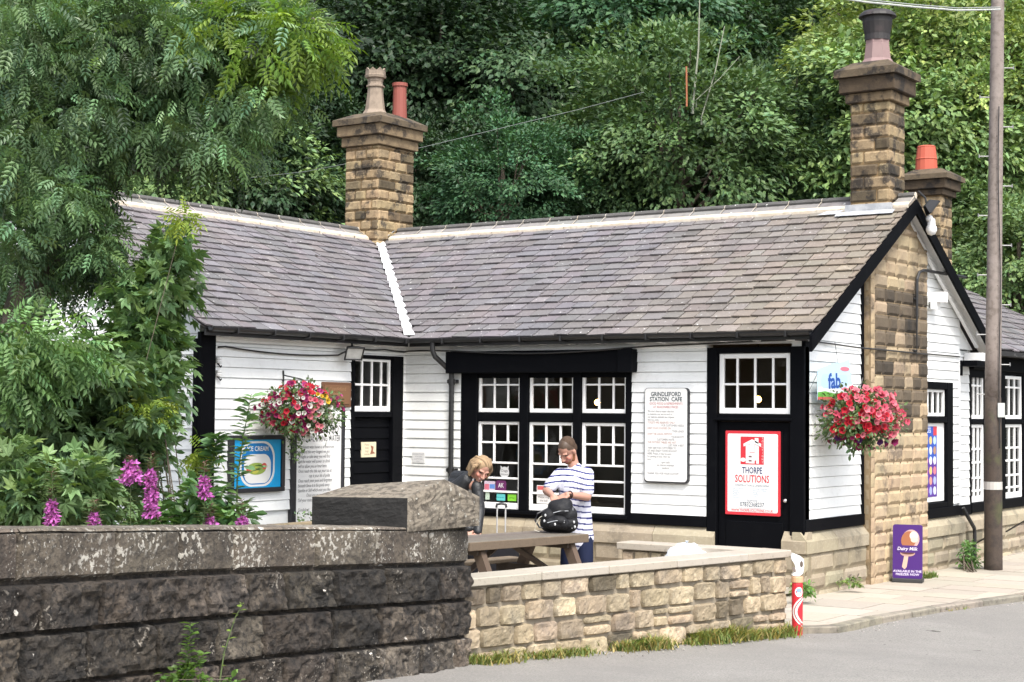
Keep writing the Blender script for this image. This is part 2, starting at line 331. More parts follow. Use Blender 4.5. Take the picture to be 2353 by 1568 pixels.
# ---------------------------------------------------------------- ground, road, pavement
def rz(Y):
    Y=np.asarray(Y,float); t=np.clip(-2.5-Y,0,None); t2=np.clip(-7.3-Y,0,None); return -.17+.032*t+.018*t2
DWP=np.array([(8.6,-19),(7.6,-15.),(7.05,-13.2),(6.87,-12.3),(6.56,-10.7),(6.43,-9.1),(6.45,-7.9),(6.47,-7.3)])
def wx(Y): return np.interp(Y,DWP[:,1],DWP[:,0])
def hill(X,Y):
    dx,dy=X-CAM[0],Y-CAM[1]; q=dx*math.cos(YAW)+dy*math.sin(YAW); s=dx*math.sin(YAW)-dy*math.cos(YAW)
    h=np.clip(q-31,0,None)*.52; return np.minimum(h,60)+(n2(X*.2+50,Y*.2+50)-.5)*np.clip(q-31,0,4)*.5
xs=np.concatenate([np.linspace(-260,-40,12),np.linspace(-38,45,70),np.linspace(50,260,12)]); gx,gy=np.meshgrid(xs,xs)
gz=np.where(hill(gx,gy)>0,-.3+hill(gx,gy),-.3)+0*gx; gz=np.where(gy<-7,np.maximum(gz,rz(gy)-.12),gz)
n=len(xs); idx=np.arange(n*n).reshape(n,n); q=np.stack([idx[:-1,:-1],idx[:-1,1:],idx[1:,1:],idx[1:,:-1]],-1).reshape(-1,4)
g=MB(); g.add(np.stack([gx.ravel(),gy.ravel(),gz.ravel()],1),q); tag(obj('ground',g,hillm,loc=(0,0,0)),kind='structure')
ys=np.linspace(-60,60,121); r=MB(); V=[]
for Y in ys:
    x0=wx(max(Y,-19))-.1 if Y<-2.7 else 7.0; 
    for k in range(9): V.append((x0+(34-x0)*(k/8)**1.6,Y,float(rz(Y))+.012*math.sin(k*2+Y*.7)))
idx=np.arange(121*9).reshape(121,9); q=np.stack([idx[:-1,:-1],idx[:-1,1:],idx[1:,1:],idx[1:,:-1]],-1).reshape(-1,4)
r.add(V,q); tag(obj('road',r,asphalt,smooth=True,loc=(0,0,0)),kind='structure')
# garden bed behind the dark wall, terrace paving
g=MB(); g.add([(-20,-25,.35),(8.3,-19,.5),(6.3,-12,.5),(6.1,-8,.3),(4.6,-7,.1),(2.2,-4.8,.05),(-1,-4.2,.05),(-20,-4.2,.1)],[(0,1,2,3,4,5,6,7)]); tag(obj('garden_soil',g,soil,loc=(0,0,0)),kind='structure')
def slabs(name,poly_x,y0,y1,zf,size,m,jz=.004,thick=.06):
    mb=MB(); y=y0
    while y<y1:
        h=random.uniform(size*.75,size*1.2); yt=min(y+h,y1); xa,xb=poly_x(y),poly_x(yt); x=-random.uniform(0,size)
        L=max(xa[1]-xa[0],xb[1]-xb[0])
        while x<L:
            l=random.uniform(size*.8,size*1.7); fa=max(x,0);fb=min(x+l,L)
            if fb-fa>.03:
                k=.006; X=lambda r_,f: min(r_[0]+f,r_[1]); zj=random.uniform(-jz,jz); tv=tintv((1,1,1),.1,.02)
                c=[(X(xa,fa)+k,y+k),(X(xa,fb)-k,y+k),(X(xb,fb)-k,yt-k),(X(xb,fa)+k,yt-k)]
                top=[(p,q_,zf(q_)+zj) for p,q_ in c]; bot=[(p,q_,zf(q_)-thick) for p,q_ in c]
                mb.add(top+bot,[(0,1,2,3),(0,4,5,1),(1,5,6,2),(2,6,7,3),(3,7,4,0)],tv)
            x+=l
        y=yt
    return mb
pv=lambda Y: -.1-.0*Y
KP=np.array([(-2.75,7.16),(-2.4,7.5),(-1.3,7.53),(0,7.69),(1.83,8.05),(4.5,8.7),(9,10),(20,13)])
kx=lambda Y: float(np.interp(Y,KP[:,0],KP[:,1]))
b=MB(); V=[(5.0,-2.7,-.13)]+[(x,y,-.13) for y,x in KP]+[(5,20,-.13)]; b.add(V,[tuple(range(len(V)))],(.4,.38,.34))
tag(obj('pavement_bed',b,flag,loc=(0,0,0)),kind='structure')
tag(obj('pavement',slabs('p',lambda y:(5.6,kx(y)-.14),-2.65,14,pv,.62,flag),flag,loc=(0,0,0)),kind='structure')
kb=MB(); pts=[(x,y) for y,x in KP]
for i in range(len(pts)-1):
    a=np.array(pts[i]);c=np.array(pts[i+1]);Ln=np.linalg.norm(c-a);nn_=max(1,round(Ln/.85))
    for k in range(nn_):
        p=a+(c-a)*k/nn_; q_=a+(c-a)*(k+1)/nn_; U=(q_-p)/np.linalg.norm(q_-p); Nn=np.array([U[1],-U[0]])
        F=FR((p[0],p[1],0),(U[0],U[1],0),(Nn[0],Nn[1],0)); l=np.linalg.norm(q_-p); j=random.uniform(-.004,.004)
        kb.bbox(F,(.005,-.15,-.3),(l-.005,.0+j,-.094+j),.012,tintv((1,1,1),.15))
tag(obj('kerb',kb,kerbm,loc=(0,0,0)),kind='structure')
tag(obj('terrace',slabs('t',lambda y:(-.2,5.9 if y>-3.05 else min(6.95,6.22+(y+7.05)*.1874)),-7.6,-.05,lambda y:0,.6,flag),flag,loc=(0,0,0)),kind='structure')
# ---------------------------------------------------------------- the cafe building
B=thing('station_cafe','long low white weatherboarded cafe with black trim, slate roof and stone chimneys','building',(3,1,0))
ze,zr,oh=3.029,4.924,.2523; S=5.9576; th=math.atan2(zr-ze,S/2+oh); SL=(S/2+oh)/math.cos(th); ct,st=math.cos(th),math.sin(th)
XR=6.257; YL=-LW-.2
HA=[(.99,3.66,.6,2.9),(4.73,6.1,-.1,2.9)]
HB=[(-1.18,-.1,-.1,2.8),(-2.35,-1.33,.6,2.02)]
w=MB(); panel(w,FA,-.02,6,.65,3.02,HA,-.14,-.014); boards(w,FA,.0,4.74,.79,3.0,HA)
panel(w,FB,-LW,0,.0,3.02,HB,-.14,-.014); boards(w,FB,-LW+.06,-.01,.79,2.86,HB)
HG=[(3.88,5.0,.6,2.52),(1.78,3.79,-1,4.9)]
panel(w,FG,0,5.32,.65,3.02,HG,-.14,-.014)
rf=lambda Y: ze-.07+math.tan(th)*(Y+oh) if Y<S/2 else ze-.07+math.tan(th)*(S+oh-Y)
inv=lambda z:( (z-ze+.07)/math.tan(th)-oh)
boards(w,FG,.13,5.32,.79,4.75,HG,clip=lambda z:(inv(z),S-inv(z)))
w.poly(FG,[(0,3.02),(S,3.02),(S/2,rf(S/2)-.03)],-.14,-.014)
HE=[(-2.3,-1.5,.95,1.45),(-4.2,-3.3,.95,1.6)]
panel(w,FE,-5.96,0,.0,3.02,HE,-.14,-.014); boards(w,FE,-5.96,0,.55,4.75,HE,clip=lambda z:(-S+inv(z),-inv(z)))
w.poly(FE,[(-S,3.02),(0,3.02),(-S/2,rf(S/2)-.03)],-.14,-.014)
w.box(IDF,(-5.96,-LW,-.2),(-5.84,5.96,3.02)); w.box(IDF,(-5.8,5.84,-.2),(5.95,5.96,3.02))   # far walls
boards(w,FX,5.3,5.86,.75,2.95)
w.bbox(FG,(5.27,-.1,.72),(5.33,.03,2.95)); w.box(FX,(5.33,-.1,-.2),(5.9,-.014,3.0))
obj('wall',w,white,B)
fl=MB()
for z0_,z1_ in ((-.15,.02),(2.96,3.0)): fl.box(IDF,(-5.8,-3.8,z0_),(-.16,.16,z1_)); fl.box(IDF,(-5.8,.16,z0_),(5.84,5.8,z1_))
fl.box(IDF,(0,2.2,.0),(5.85,2.3,2.96))
for i in range(7): fl.box(IDF,(.6+i*.75,1.5+.3*(i%2),.02),(1.1+i*.75,2.1,random.uniform(.7,1.6)),(random.uniform(.5,2),1.2,1))
obj('interior',fl,darkroom,B)
fz=MB(); fz.bbox(FA,(.02,.0,2.86),(4.72,.034,3.05)); fz.bbox(FB,(-LW+.2,.0,2.87),(-.04,.036,3.06)); obj('frieze',fz,whitewood,B)
# black base plates, corner posts
for F_,a_,b_ in ((FA,(3.66,-.0,.655),(4.73,.045,.79)),(FG,(.0,-.0,.655),(1.77,.045,.80)),(FG,(3.8,0,.62),(5.3,.045,.76)),(FX,(5.34,0,.6),(5.9,.045,.75))):
    p=MB(); p.bbox(F_,a_,b_); obj('base_plate',p,black,B)
p=MB(); p.bbox(FG,(1.70,0,.80),(1.765,.04,3.9)); obj('corner_post',p,black,B)
p=MB(); p.bbox(FG,(.0,-.02,.80),(.12,.035,2.98)); obj('corner_post',p,black,B)
p=MB(); p.bbox(FB,(-LW-.04,-.02,.0),(-LW+.21,.05,2.98)); p.bbox(FE,(-.09,-.02,.0),(-.0,.04,2.9)); obj('corner_post',p,black,B)
# plinth
def plinth(F,u0,u1,zb=-.25,ztop=.655,base=.05,endL=True,endR=True):
    m=MB(); m.box(F,(u0+.01,-.1,zb),(u1-.01,base-.012,ztop-.23),(.75,.72,.66))
    masonry(m,F,u0,u1,zb,ztop-.25,.205,(.38,.75),.02,.03,.05,.16,.04,.5,base=base)
    u=u0
    while u<u1-.01:
        l=random.uniform(.8,1.15); b_=min(u+l,u1); b_=u1 if u1-b_<.3 else b_
        pts=[(base+.035,ztop-.25),(base+.035,ztop-.11),(.0,ztop),(-.1,ztop),(-.1,ztop-.25)]; t=tintv((1.1,1.1,1.1),.08,.02)
        V=[(u+.004,d,z) for d,z in pts]+[(b_-.004,d,z) for d,z in pts]; k=5
        m.add(F(np.array(V)),[tuple(range(k)),tuple(range(k,2*k))[::-1]]+[(i,(i+1)%k,k+(i+1)%k,k+i) for i in range(k)],t); u=b_
    return m
obj('plinth',plinth(FA,.0,4.86),plinthm,B); obj('plinth',plinth(FG,-.08,1.80,base=.06),plinthm,B)
obj('plinth',plinth(FG,3.76,5.36,ztop=.62,base=.05),plinthm,B); 
m_=plinth(FA,5.76,6.08,base=.05); obj('plinth',m_,plinthm,B)
# gable pier
pr=MB(); PD=.12
pr.poly(FR((6,0,0),(0,1,0),(1,0,0)),[(1.79,-.3),(3.78,-.3),(3.78,rf(3.78)-.05),(S/2,rf(S/2)-.08),(1.79,rf(1.79)-.05)],-.02,PD-.012,(.8,.75,.66))
def clipmason(mb,F,u0,u1,z0,z1,topf,**k):
    z=z0
    while z<z1:
        h=random.choice([.175,.19,.2]); zt=z+h; u=u0; first=True
        while u<u1-.02:
            l=random.uniform(.22,.46); b_=min(u+l,u1); 
            if u1-b_<.12: b_=u1
            tm=min(topf(u),topf(b_)); sooty=(1.75<z<3.55)
            if zt-.03<tm or z+.06<tm:
                zz=min(zt,tm)
                t=tintv((1,1,1),.12); 
                if sooty and random.random()<.75: k_=random.uniform(.13,.42); t=(k_,k_*.98,k_*1.0)
                elif z<1.75: t=tuple(x*1.18 for x in t)
                block(mb,F,u+.006,b_-.006,z+.006,zz-.006,.018,.022,.04,t,PD,.012)
            u=b_
        z=zt
clipmason(pr,FG,1.93,3.78,-.2,4.8,lambda u:rf(u)-.06)
FS=FR((6,1.79,0),(1,0,0),(0,-1,0))
masonry(pr,FS,0,PD+.004,-.2,3.9,.19,(.3,.3),.004,.02,.04,.15,0,base=.0)
z=-.2
while z<4.1: block(pr,FG,1.79,1.925,z+.004,z+.186,.006,.01,.05,tintv((1.15,1.12,1.1),.1),PD,.006); z+=.19
obj('gable_pier',pr,buff,B)
# roof
def slope(mb,F2,x0f,x1f,ncourse,exp,seed,warm=None):
    """F2(x,t,h) -> point: x along the eave, t up the slope, h off the slope"""
    rr=random.Random(seed)
    for i in range(ncourse):
        t0=i*exp-.02; t1=t0+exp*1.28; x=x0f(t0)-rr.uniform(0,.3); xe=max(x1f(t0),x1f(t1))
        while x<xe:
            wd=rr.uniform(.21,.33); a,b_=x+.008,x+wd-.008; x+=wd
            lo0,hi0=x0f(t0),x1f(t0); lo1,hi1=x0f(t1),x1f(t1)
            a0,b0=max(a,lo0),min(b_,hi0); a1,b1=max(a,lo1),min(b_,hi1)
            if b0-a0<.02: continue
            if b1<a1: a1=b1=(a0+b0)/2
            h0=.031+rr.uniform(-.005,.010); h1=.006+rr.uniform(0,.003); sg=rr.uniform(-.012,.012); bl=rr.uniform(-.004,.004)
            k=1+rr.gauss(0,.085); tv=np.array([k*(1+rr.uniform(-.05,.05)),k,k*(1+rr.uniform(-.05,.05))])
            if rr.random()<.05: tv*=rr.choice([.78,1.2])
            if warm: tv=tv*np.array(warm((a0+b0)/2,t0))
            V=[F2(a0,t0+sg,h0+bl),F2(b0,t0+sg*rr.uniform(.3,1.2),h0-bl),F2(b1,t1,h1),F2(a1,t1,h1)]
            Lw=[F2(a0,t0+sg,h0+bl-.018),F2(b0,t0+sg,h0-bl-.018),F2(b1,t1,h1-.008),F2(a1,t1,h1-.008)]
            mb.add(V+Lw,[(0,1,2,3),(0,4,5,1),(1,5,6,2),(3,7,4,0)],tuple(tv))
FSR=lambda x,t,h:(x,-oh+t*ct-h*st,ze+t*st+h*ct)      # R slope: x=X
FSW=lambda x,t,h:(oh-t*ct+h*st,x,ze+t*st+h*ct)       # wing slope: x=Y
rfm=MB()
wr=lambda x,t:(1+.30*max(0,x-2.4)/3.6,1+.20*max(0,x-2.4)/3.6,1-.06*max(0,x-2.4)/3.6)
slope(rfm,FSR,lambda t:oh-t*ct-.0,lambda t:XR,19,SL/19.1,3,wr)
slope(rfm,FSW,lambda t:YL,lambda t:-oh+t*ct+.0,19,SL/19.1,5)
q=lambda *P: rfm.add(list(P),[tuple(range(len(P)))],(.6,.6,.6))
Jn=(-S/2,S/2,zr-.005)
q((oh,-oh,ze-.008),(XR,-oh,ze-.008),(XR,S/2,zr-.008),Jn); q((oh,-oh,ze-.008),Jn,(-S/2,YL,zr-.008),(oh,YL,ze-.008))
q((-S-oh,YL,ze),(-S/2,YL,zr-.01),(-S/2,S/2,zr-.01),(-S-oh,S+oh,ze)); q((-S-oh,S+oh,ze),(-S/2,S/2,zr-.01),(XR,S/2,zr-.01),(XR,S+oh,ze))
RO=obj('roof',rfm,slate,B)
rd=MB(); mo=MB()
def ridge(p0,p1,side):
    p0=np.array(p0,float);p1=np.array(p1,float);L_=np.linalg.norm(p1-p0);U=(p1-p0)/L_;n_=max(1,int(L_/.47))
    for i in range(n_):
        a,b_=i*L_/n_+.006,(i+1)*L_/n_-.006; t=tintv((1,1,1),.15,.03)
        for s in (-1,1):
            N=np.array(side)*s; F=lambda P:p0+P[:,:1]*U+P[:,1:2]*N+P[:,2:]*np.array([0,0,1.])
            e=random.uniform(-.004,.004)
            V=[(a,.0,.045),(b_,.0,.045),(b_,.235*ct,.045-.235*st+.01+e),(a,.235*ct,.045-.235*st+.01+e)]; V+=[(x,d,z-.03) for x,d,z in V]
            rd.add(F(np.array(V)),[(0,1,2,3),(2,3,7,6),(0,3,7,4),(1,2,6,5)],t)
        F1=lambda P:p0+P[:,:1]*U+P[:,1:2]*np.array(side)+P[:,2:]*np.array([0,0,1.])
        rd.tube([p0+U*a+np.array([0,0,.055]),p0+U*((a+b_)/2)+np.array([0,0,.058]),p0+U*b_+np.array([0,0,.055])],.042,8,(.42,.42,.42))
        mo.tube([p0+U*(b_+.002)+np.array([0,0,.054]),p0+U*(b_+.010)+np.array([0,0,.054])],.0435,8)
        V=[(b_,.05,.042),(b_+.009,.05,.042),(b_+.009,.23*ct,.05-.23*st+.008),(b_,.23*ct,.05-.23*st+.008)]; mo.add(F1(np.array(V)),[(0,1,2,3)])
    for s in (-1,1):
        m=int(L_/.12); 
        for i in range(m):
            a,b_=i*L_/m,(i+1)*L_/m; wd=.295+.008*math.sin(i*1.7)+random.uniform(-.004,.004)
            F=lambda P:p0+P[:,:1]*U+P[:,1:2]*np.array(side)*s+P[:,2:]*np.array([0,0,1.])
            V=[(a,.215*ct,.062-.215*st),(b_,.215*ct,.062-.215*st),(b_,wd*ct,.056-wd*st),(a,wd*ct,.056-wd*st)]; V+=[(a,wd*ct,.01-wd*st),(b_,wd*ct,.01-wd*st)]
            (mo if s==1 else mo2).add(F(np.array(V)),[(0,1,2,3),(3,2,5,4)])
for a_,b_,c_ in (((-S/2+.45,S/2,zr),(5.42,S/2,zr),(0,-1,0)),((6.02,S/2,zr),(XR,S/2,zr),(0,-1,0)),((-S/2,YL,zr),(-S/2,S/2-.5,zr),(1,0,0))):
    rd=MB(); mo=MB(); mo2=MB(); ridge(a_,b_,c_); obj('ridge_tiles',rd,ridgem,RO); obj('mortar_band',mo,mortar,RO); obj('mortar_band',mo2,mortar,RO)
vl=MB(); K=15
for i in range(K):
    f0,f1=.02+.90*i/K,.02+.90*(i+1.15)/K; jj=random.uniform(-.006,.006)
    for s,(dx,dy) in ((0,(0,0)),):
        pass
    for sgn in (1,-1):
        def vp(f,wd):
            t=f*SL; 
            return FSR(oh-t*ct+wd,t,.045) if sgn==1 else FSW(-oh+t*ct-wd,t,.045)
        w0=.125+jj;w1=.085+jj
        a=np.array(vp(f0,0));b_=np.array(vp(f0,w0));c=np.array(vp(f1,w1));d=np.array(vp(f1,0)); up=np.array([0,0,.012]); dn=np.array([0,0,-.012])
        vl.add([a+up,b_+up,c+dn,d+dn,a-up,b_-up],[(0,1,2,3),(0,4,5,1)])
obj('valley_strip',vl,valleym,RO)
ls=MB(); tt=.93*SL
for sgn in (1,-1):
    V=[]
    for f,w_ in ((.90,.0),(.905,.10),(1.0,.42),(1.0,.30),(.95,.0)):
        t=f*SL; V.append(FSR(oh-t*ct+w_,t,.07) if sgn==1 else FSW(-oh+t*ct-w_,t,.07))
    ls.add(V,[(0,1,2,3,4)])
obj('valley_saddle',ls,lead,RO); ls=MB()
ls.box(IDF,(5.40,2.62,4.70),(6.05,2.70,4.86),(.35,.38,.45)); 
V=[FSR(5.3,SL-.52,.05),FSR(6.12,SL-.52,.05),FSR(6.12,SL-.40,.055),FSR(5.3,SL-.40,.055)]; ls.add(V,[(0,1,2,3)],(2,2,2)); V=[FSR(5.02,SL-.44,.05),FSR(5.3,SL-.44,.05),FSR(5.38,SL-.33,.055),FSR(5.12,SL-.33,.055)]; ls.add(V,[(0,1,2,3)],(2,2,2))
obj('lead_flashing',ls,lead,RO)
# gutters, soffit, rafters, bargeboards
gt=MB(); GX=[(.35,-oh-.05,ze-.045),(XR-.05,-oh-.05,ze-.045)]; 
def gutter(mb,p0,p1,side,r_=.055):
    p0=np.array(p0,float);p1=np.array(p1,float);sd_=np.array(side,float);V=[]
    for p_ in (p0,p1):
        for k in range(9): a=math.pi*k/8; V.append(p_+sd_*(-r_*math.cos(a))+np.array([0,0,-r_*math.sin(a)]))
        for k in range(8,-1,-1): a=math.pi*k/8; V.append(p_+sd_*(-(r_-.008)*math.cos(a))+np.array([0,0,-(r_-.008)*math.sin(a)]))
    mb.add(V,[(i,(i+1)%18,18+(i+1)%18,18+i) for i in range(18)])
gutter(gt,(oh+.02,-oh-.055,ze+.0),(XR-.02,-oh-.055,ze-.0),(0,-1,0)); gutter(gt,(oh+.055,-oh-.0,ze),(oh+.055,YL+.05,ze),(1,0,0))
gt.bbox(IDF,(oh,-oh+.01,ze-.10),(XR-.03,-oh+.03,ze-.012),.003); gt.bbox(IDF,(oh-.03,YL+.03,ze-.10),(oh-.01,-oh,ze-.012),.003)
for k in range(9): x=.9+k*.63; gt.bbox(IDF,(x-.012,-oh-.118,ze-.07),(x+.012,-oh+.0,ze-.0),.003)
for k in range(6): y=-3.7+k*.65; gt.bbox(IDF,(oh,y-.012,ze-.07),(oh+.118,y+.012,ze+.0),.003)
obj('gutter',gt,blackiron,B)
dp=MB(); dp.tube([(.70,-oh-.05,ze-.03),(.70,-oh-.05,ze-.16),(.72,-oh-.02,ze-.24),(.80,-.12,ze-.38),(.86,-.085,ze-.46),(.865,-.085,ze-.7),(.87,-.085,0)],.036,10)
for z in (2.45,1.25): dp.tube([(.865,-.085,z-.04),(.865,-.085,z+.04)],.046,10); dp.bbox(IDF,(.80,-.11,z-.02),(.95,-.03,z+.03))
obj('downpipe',dp,blackiron,B)
dp=MB(); dp.tube([(6.05,5.35,.72),(6.09,5.42,.60),(6.12,5.62,.42),(6.12,5.64,.36),(6.12,5.64,-.05)],.028,8); obj('waste_pipe',dp,blackiron,B)
for k in range(13):
    x=.62+k*.44; m=MB(); m.bbox(FR((x,0,ze-.055),(1,0,0),(0,-1,0)),(-.025,0,-.05),(.025,.2,.03),.004); obj('rafter_end',m,whitewood,B)
for k in range(9):
    y=-.3-k*.42; m=MB(); m.bbox(FR((0,y,ze-.055),(0,1,0),(1,0,0)),(-.025,0,-.05),(.025,.2,.03),.004); obj('rafter_end',m,whitewood,B)
sf=MB()
for (a,b_) in (((6.0,-oh,ze-.03),(6.0,S/2,zr-.03)),((6.0,S+oh,ze-.03),(6.0,S/2,zr-.03))):
    a=np.array(a);b_=np.array(b_);w_=np.array([.245,0,0]); dn=np.array([0,0,-.02]); sf.add([a,a+w_,b_+w_,b_,a+dn,a+w_+dn,b_+w_+dn,b_+dn],[(0,1,2,3),(4,5,6,7),(0,1,5,4)])
# white batten following the slope and purlin ends
for s in (1,):
    F=lambda yy:np.array([6.06,yy,rf(yy)-.06]); a,b_=F(S/2+.2),F(S-.1); V=[a,a+[.05,0,0],b_+[.05,0,0],b_]; sf.add(V+[v-np.array([0,0,.06]) for v in V],[(0,1,2,3),(4,5,6,7),(1,2,6,5),(0,3,7,4)])
sf.box(IDF,(5.98,4.05,3.62),(6.25,4.20,3.76)); sf.box(IDF,(5.98,S-.35,ze-.20),(6.24,S-.05,ze-.06))
V=[(6.0,3.83,3.52),(6.0,4.18,3.52),(6.0,4.30,3.74),(6.0,3.83,3.74)]; V2=[(6.14,y,z) for _,y,z in V]; sf.add(V+V2,[(0,1,2,3),(4,5,6,7),(0,1,5,4),(1,2,6,5)])
obj('soffit',sf,whitewood,B)
bb=MB()
def barge(y0,z0,y1,z1,e=.19):
    V=[(XR-.015,y0,z0),(XR-.015,y1,z1),(XR-.015,y1,z1-e),(XR-.015,y0,z0-e)]; V+=[(x+.035,y,z) for x,y,z in V]
    bb.add(V,[(0,1,2,3),(7,6,5,4),(0,1,5,4),(1,2,6,5),(2,3,7,6),(3,0,4,7)])
barge(-oh-.09,ze-.06,S/2,zr+.0); barge(S+oh+.04,ze-.04,S/2,zr+.0)
bb.box(IDF,(XR-.3,S-.62,ze-.26),(XR+.01,S-.05,ze-.18)); bb.box(IDF,(5.98,S-.66,ze-.40),(6.05,S-.6,ze-.18))
obj('bargeboard',bb,black,B)
# big window of three lights under a black box head
wm=MB()
wm.bbox(FA,(.98,-.1,.655),(1.25,.03,2.62)); wm.bbox(FA,(1.94,-.1,.70),(2.08,.03,2.60)); wm.bbox(FA,(2.78,-.1,.70),(2.90,.03,2.60)); wm.bbox(FA,(3.575,-.1,.655),(3.66,.035,2.62))
wm.bbox(FA,(1.25,-.1,1.925),(1.94,.02,2.035)); wm.bbox(FA,(2.08,-.1,1.925),(2.78,.02,2.035)); wm.bbox(FA,(2.90,-.1,1.925),(3.575,.02,2.035))
wm.bbox(FA,(1.25,-.1,.655),(3.575,.025,.745)); wm.bbox(FA,(1.2,.028,.70),(3.62,.06,.745))
wm.bbox(FA,(.81,-.0,2.565),(3.74,.16,2.855),.008); wm.bbox(FA,(3.55,.162,2.56),(3.76,.20,2.86),.006); wm.box(FA,(1.0,-.12,2.5),(3.7,-.002,2.86))
WS=obj('window_surround',wm,black,B)
for (a,b_) in ((1.25,1.94),(2.08,2.78),(2.90,3.575)):
    c=[a+(b_-a)*.365,a+(b_-a)*.685]; window(B,FA,a,b_,2.04,2.60,-.03,[2.41],c,.04,.024,.055)
    rv=[(1.64,1.88,c),(1.37,1.64,c if a>2 else c[:1])]
    window(B,FA,a,b_,.755,1.92,-.03,[1.64,1.37,1.165,.985],None,.042,.026,.085,rowv=rv)
# main door with window over it
dm=MB(); dm.bbox(FA,(4.735,-.1,-.05),(4.87,.035,2.86)); dm.bbox(FA,(5.85,-.1,-.05),(6.035,.035,2.86)); dm.bbox(FA,(4.87,-.1,2.79),(5.85,.03,2.86)); dm.bbox(FA,(4.87,-.1,1.96),(5.85,.025,2.045)); dm.bbox(FA,(4.84,.02,1.97),(5.88,.055,2.0))
DF=obj('door_frame',dm,black,B)
d=MB(); d.bbox(FA,(4.875,-.07,-.03),(5.845,-.02,1.955)); 
for (a,b_,c,e) in ((4.98,5.74,.15,.75),(4.98,5.74,.85,1.85)): d.bbox(FA,(a,-.03,c),(b_,-.006,e),.008)
DO=obj('door',d,black,B); h=MB(); h.sphere(FA([(5.79,.03,1.02)])[0],.025); h.tube(FA([(5.79,-.02,1.02),(5.79,.03,1.02)]),.01); obj('door_knob',h,mat('steel',(.6,.6,.6),.3,metal=1),DO)
window(B,FA,4.885,5.84,2.05,2.785,-.03,[2.41],[4.885+.955*k/4 for k in (1,2,3)],.06,.026,.07,label='six over two white window above the black cafe door'.replace('six over two','small paned'))
# side door in the wing
dm=MB(); dm.bbox(FB,(-1.19,-.1,-.05),(-1.125,.04,2.86)); dm.bbox(FB,(-.31,-.1,-.05),(-.09,.04,2.80)); dm.bbox(FB,(-1.12,-.1,2.755),(-.315,.03,2.80)); dm.bbox(FB,(-1.12,-.1,1.96),(-.315,.03,2.03)); obj('door_frame',dm,black,B)
d=MB(); boards(d,FR((-.05,0,0),(0,1,0),(1,0,0)),-1.115,-.315,-.03,1.955,pitch=.155); d.box(FR((-.05,0,0),(0,1,0),(1,0,0)),(-1.115,-.05,-.03),(-.315,-.013,1.955)); obj('door',d,black,B)
window(B,FB,-1.12,-.315,2.035,2.75,-.03,[2.40],[-1.12+.805*k/4+.0 for k in (1.05,2.08,3.08)],.035,.03,.075)
# gable door at the right with poster panel
dm=MB(); dm.bbox(FG,(3.86,-.1,.76),(3.92,.035,2.52)); dm.bbox(FG,(4.78,-.1,.76),(5.0,.035,2.52)); dm.bbox(FG,(3.92,-.1,2.42),(4.78,.03,2.52)); dm.bbox(FG,(3.92,-.1,1.95),(4.78,.03,2.03)); dm.bbox(FG,(3.92,-.1,.76),(4.78,.03,.83)); obj('door_frame',dm,black,B)
window(B,FG,3.925,4.775,2.035,2.415,-.03,[],[4.15,4.35,4.56],.04,.03,.05)
d=MB(); d.bbox(FG,(3.925,-.06,.84),(4.775,-.02,1.945)); obj('door',d,whitewood,B,label='white door panel carrying the ice lolly poster')
# annexe with tall sashes
p=MB(); HX=[(5.95,6.56,.75,2.62),(7.49,8.38,.75,2.70),(9.2,10.1,.75,2.7)]
panel(p,FX,5.88,13,.62,2.95,HX,-.1,.02); p.bbox(FX,(5.86,.0,2.74),(13,.09,2.94)); p.bbox(FX,(5.86,.02,.62),(13,.06,.76)); p.bbox(FX,(6.7,.02,.76),(6.9,.05,2.74)); p.bbox(FX,(7.2,.02,.76),(7.35,.05,2.74))
obj('annexe_wall',p,black,B)
for (a,b_) in ((5.96,6.56),(7.49,8.38),(9.2,10.1)):
    p_=MB(); p_.bbox(FX,(a,-.08,1.93),(b_,.03,1.99)); obj('transom',p_,black,B)
    c=[a+(b_-a)*.36,a+(b_-a)*.66]; window(B,FX,a,b_,2.0,2.68,-.03,[2.5],c,.05,.03,.06); window(B,FX,a,b_,.76,1.92,-.03,[1.55,1.35,1.12,.93],c,.05,.03,.09)
obj('plinth',plinth(FX,5.36,13,ztop=.62,base=.05),plinthm,B)
ar=MB(); AZ=4.75; FAr=lambda x,t,h:(6.25-t*.875+h*.48,x,3.04+t*.48+h*.875)
slope(ar,FAr,lambda t:S+oh+.03-0*t,lambda t:13.3-t*.6,14,.25,9)
ar.add([(6.25,6.2,3.03),(6.25,13.3,3.03),(3.1,11.3,AZ),(3.1,6.2,AZ)],[(0,1,2,3)],(.6,.6,.6)); ar.add([(6.25,13.3,3.03),(0,13.3,3.03),(3.1,11.3,AZ)],[(0,1,2)],(.6,.6,.6)); ar.add([(0,13.3,3.03),(0,6.2,3.03),(3.1,6.2,AZ),(3.1,11.3,AZ)],[(0,1,2,3)],(.6,.6,.6))
ar.box(IDF,(6.15,6.25,2.95),(6.3,13.2,3.02),(.1,.1,.1)); ar.box(IDF,(.2,5.97,0),(5.84,13,.1)); ar.box(IDF,(.1,12.9,0),(5.95,13,3.0),(.4,.4,.4)); ar.box(IDF,(.0,6,0),(.1,13,3.0),(.4,.4,.4))
obj('roof',ar,slate,B,label='lower slate roof over the black walled annexe')
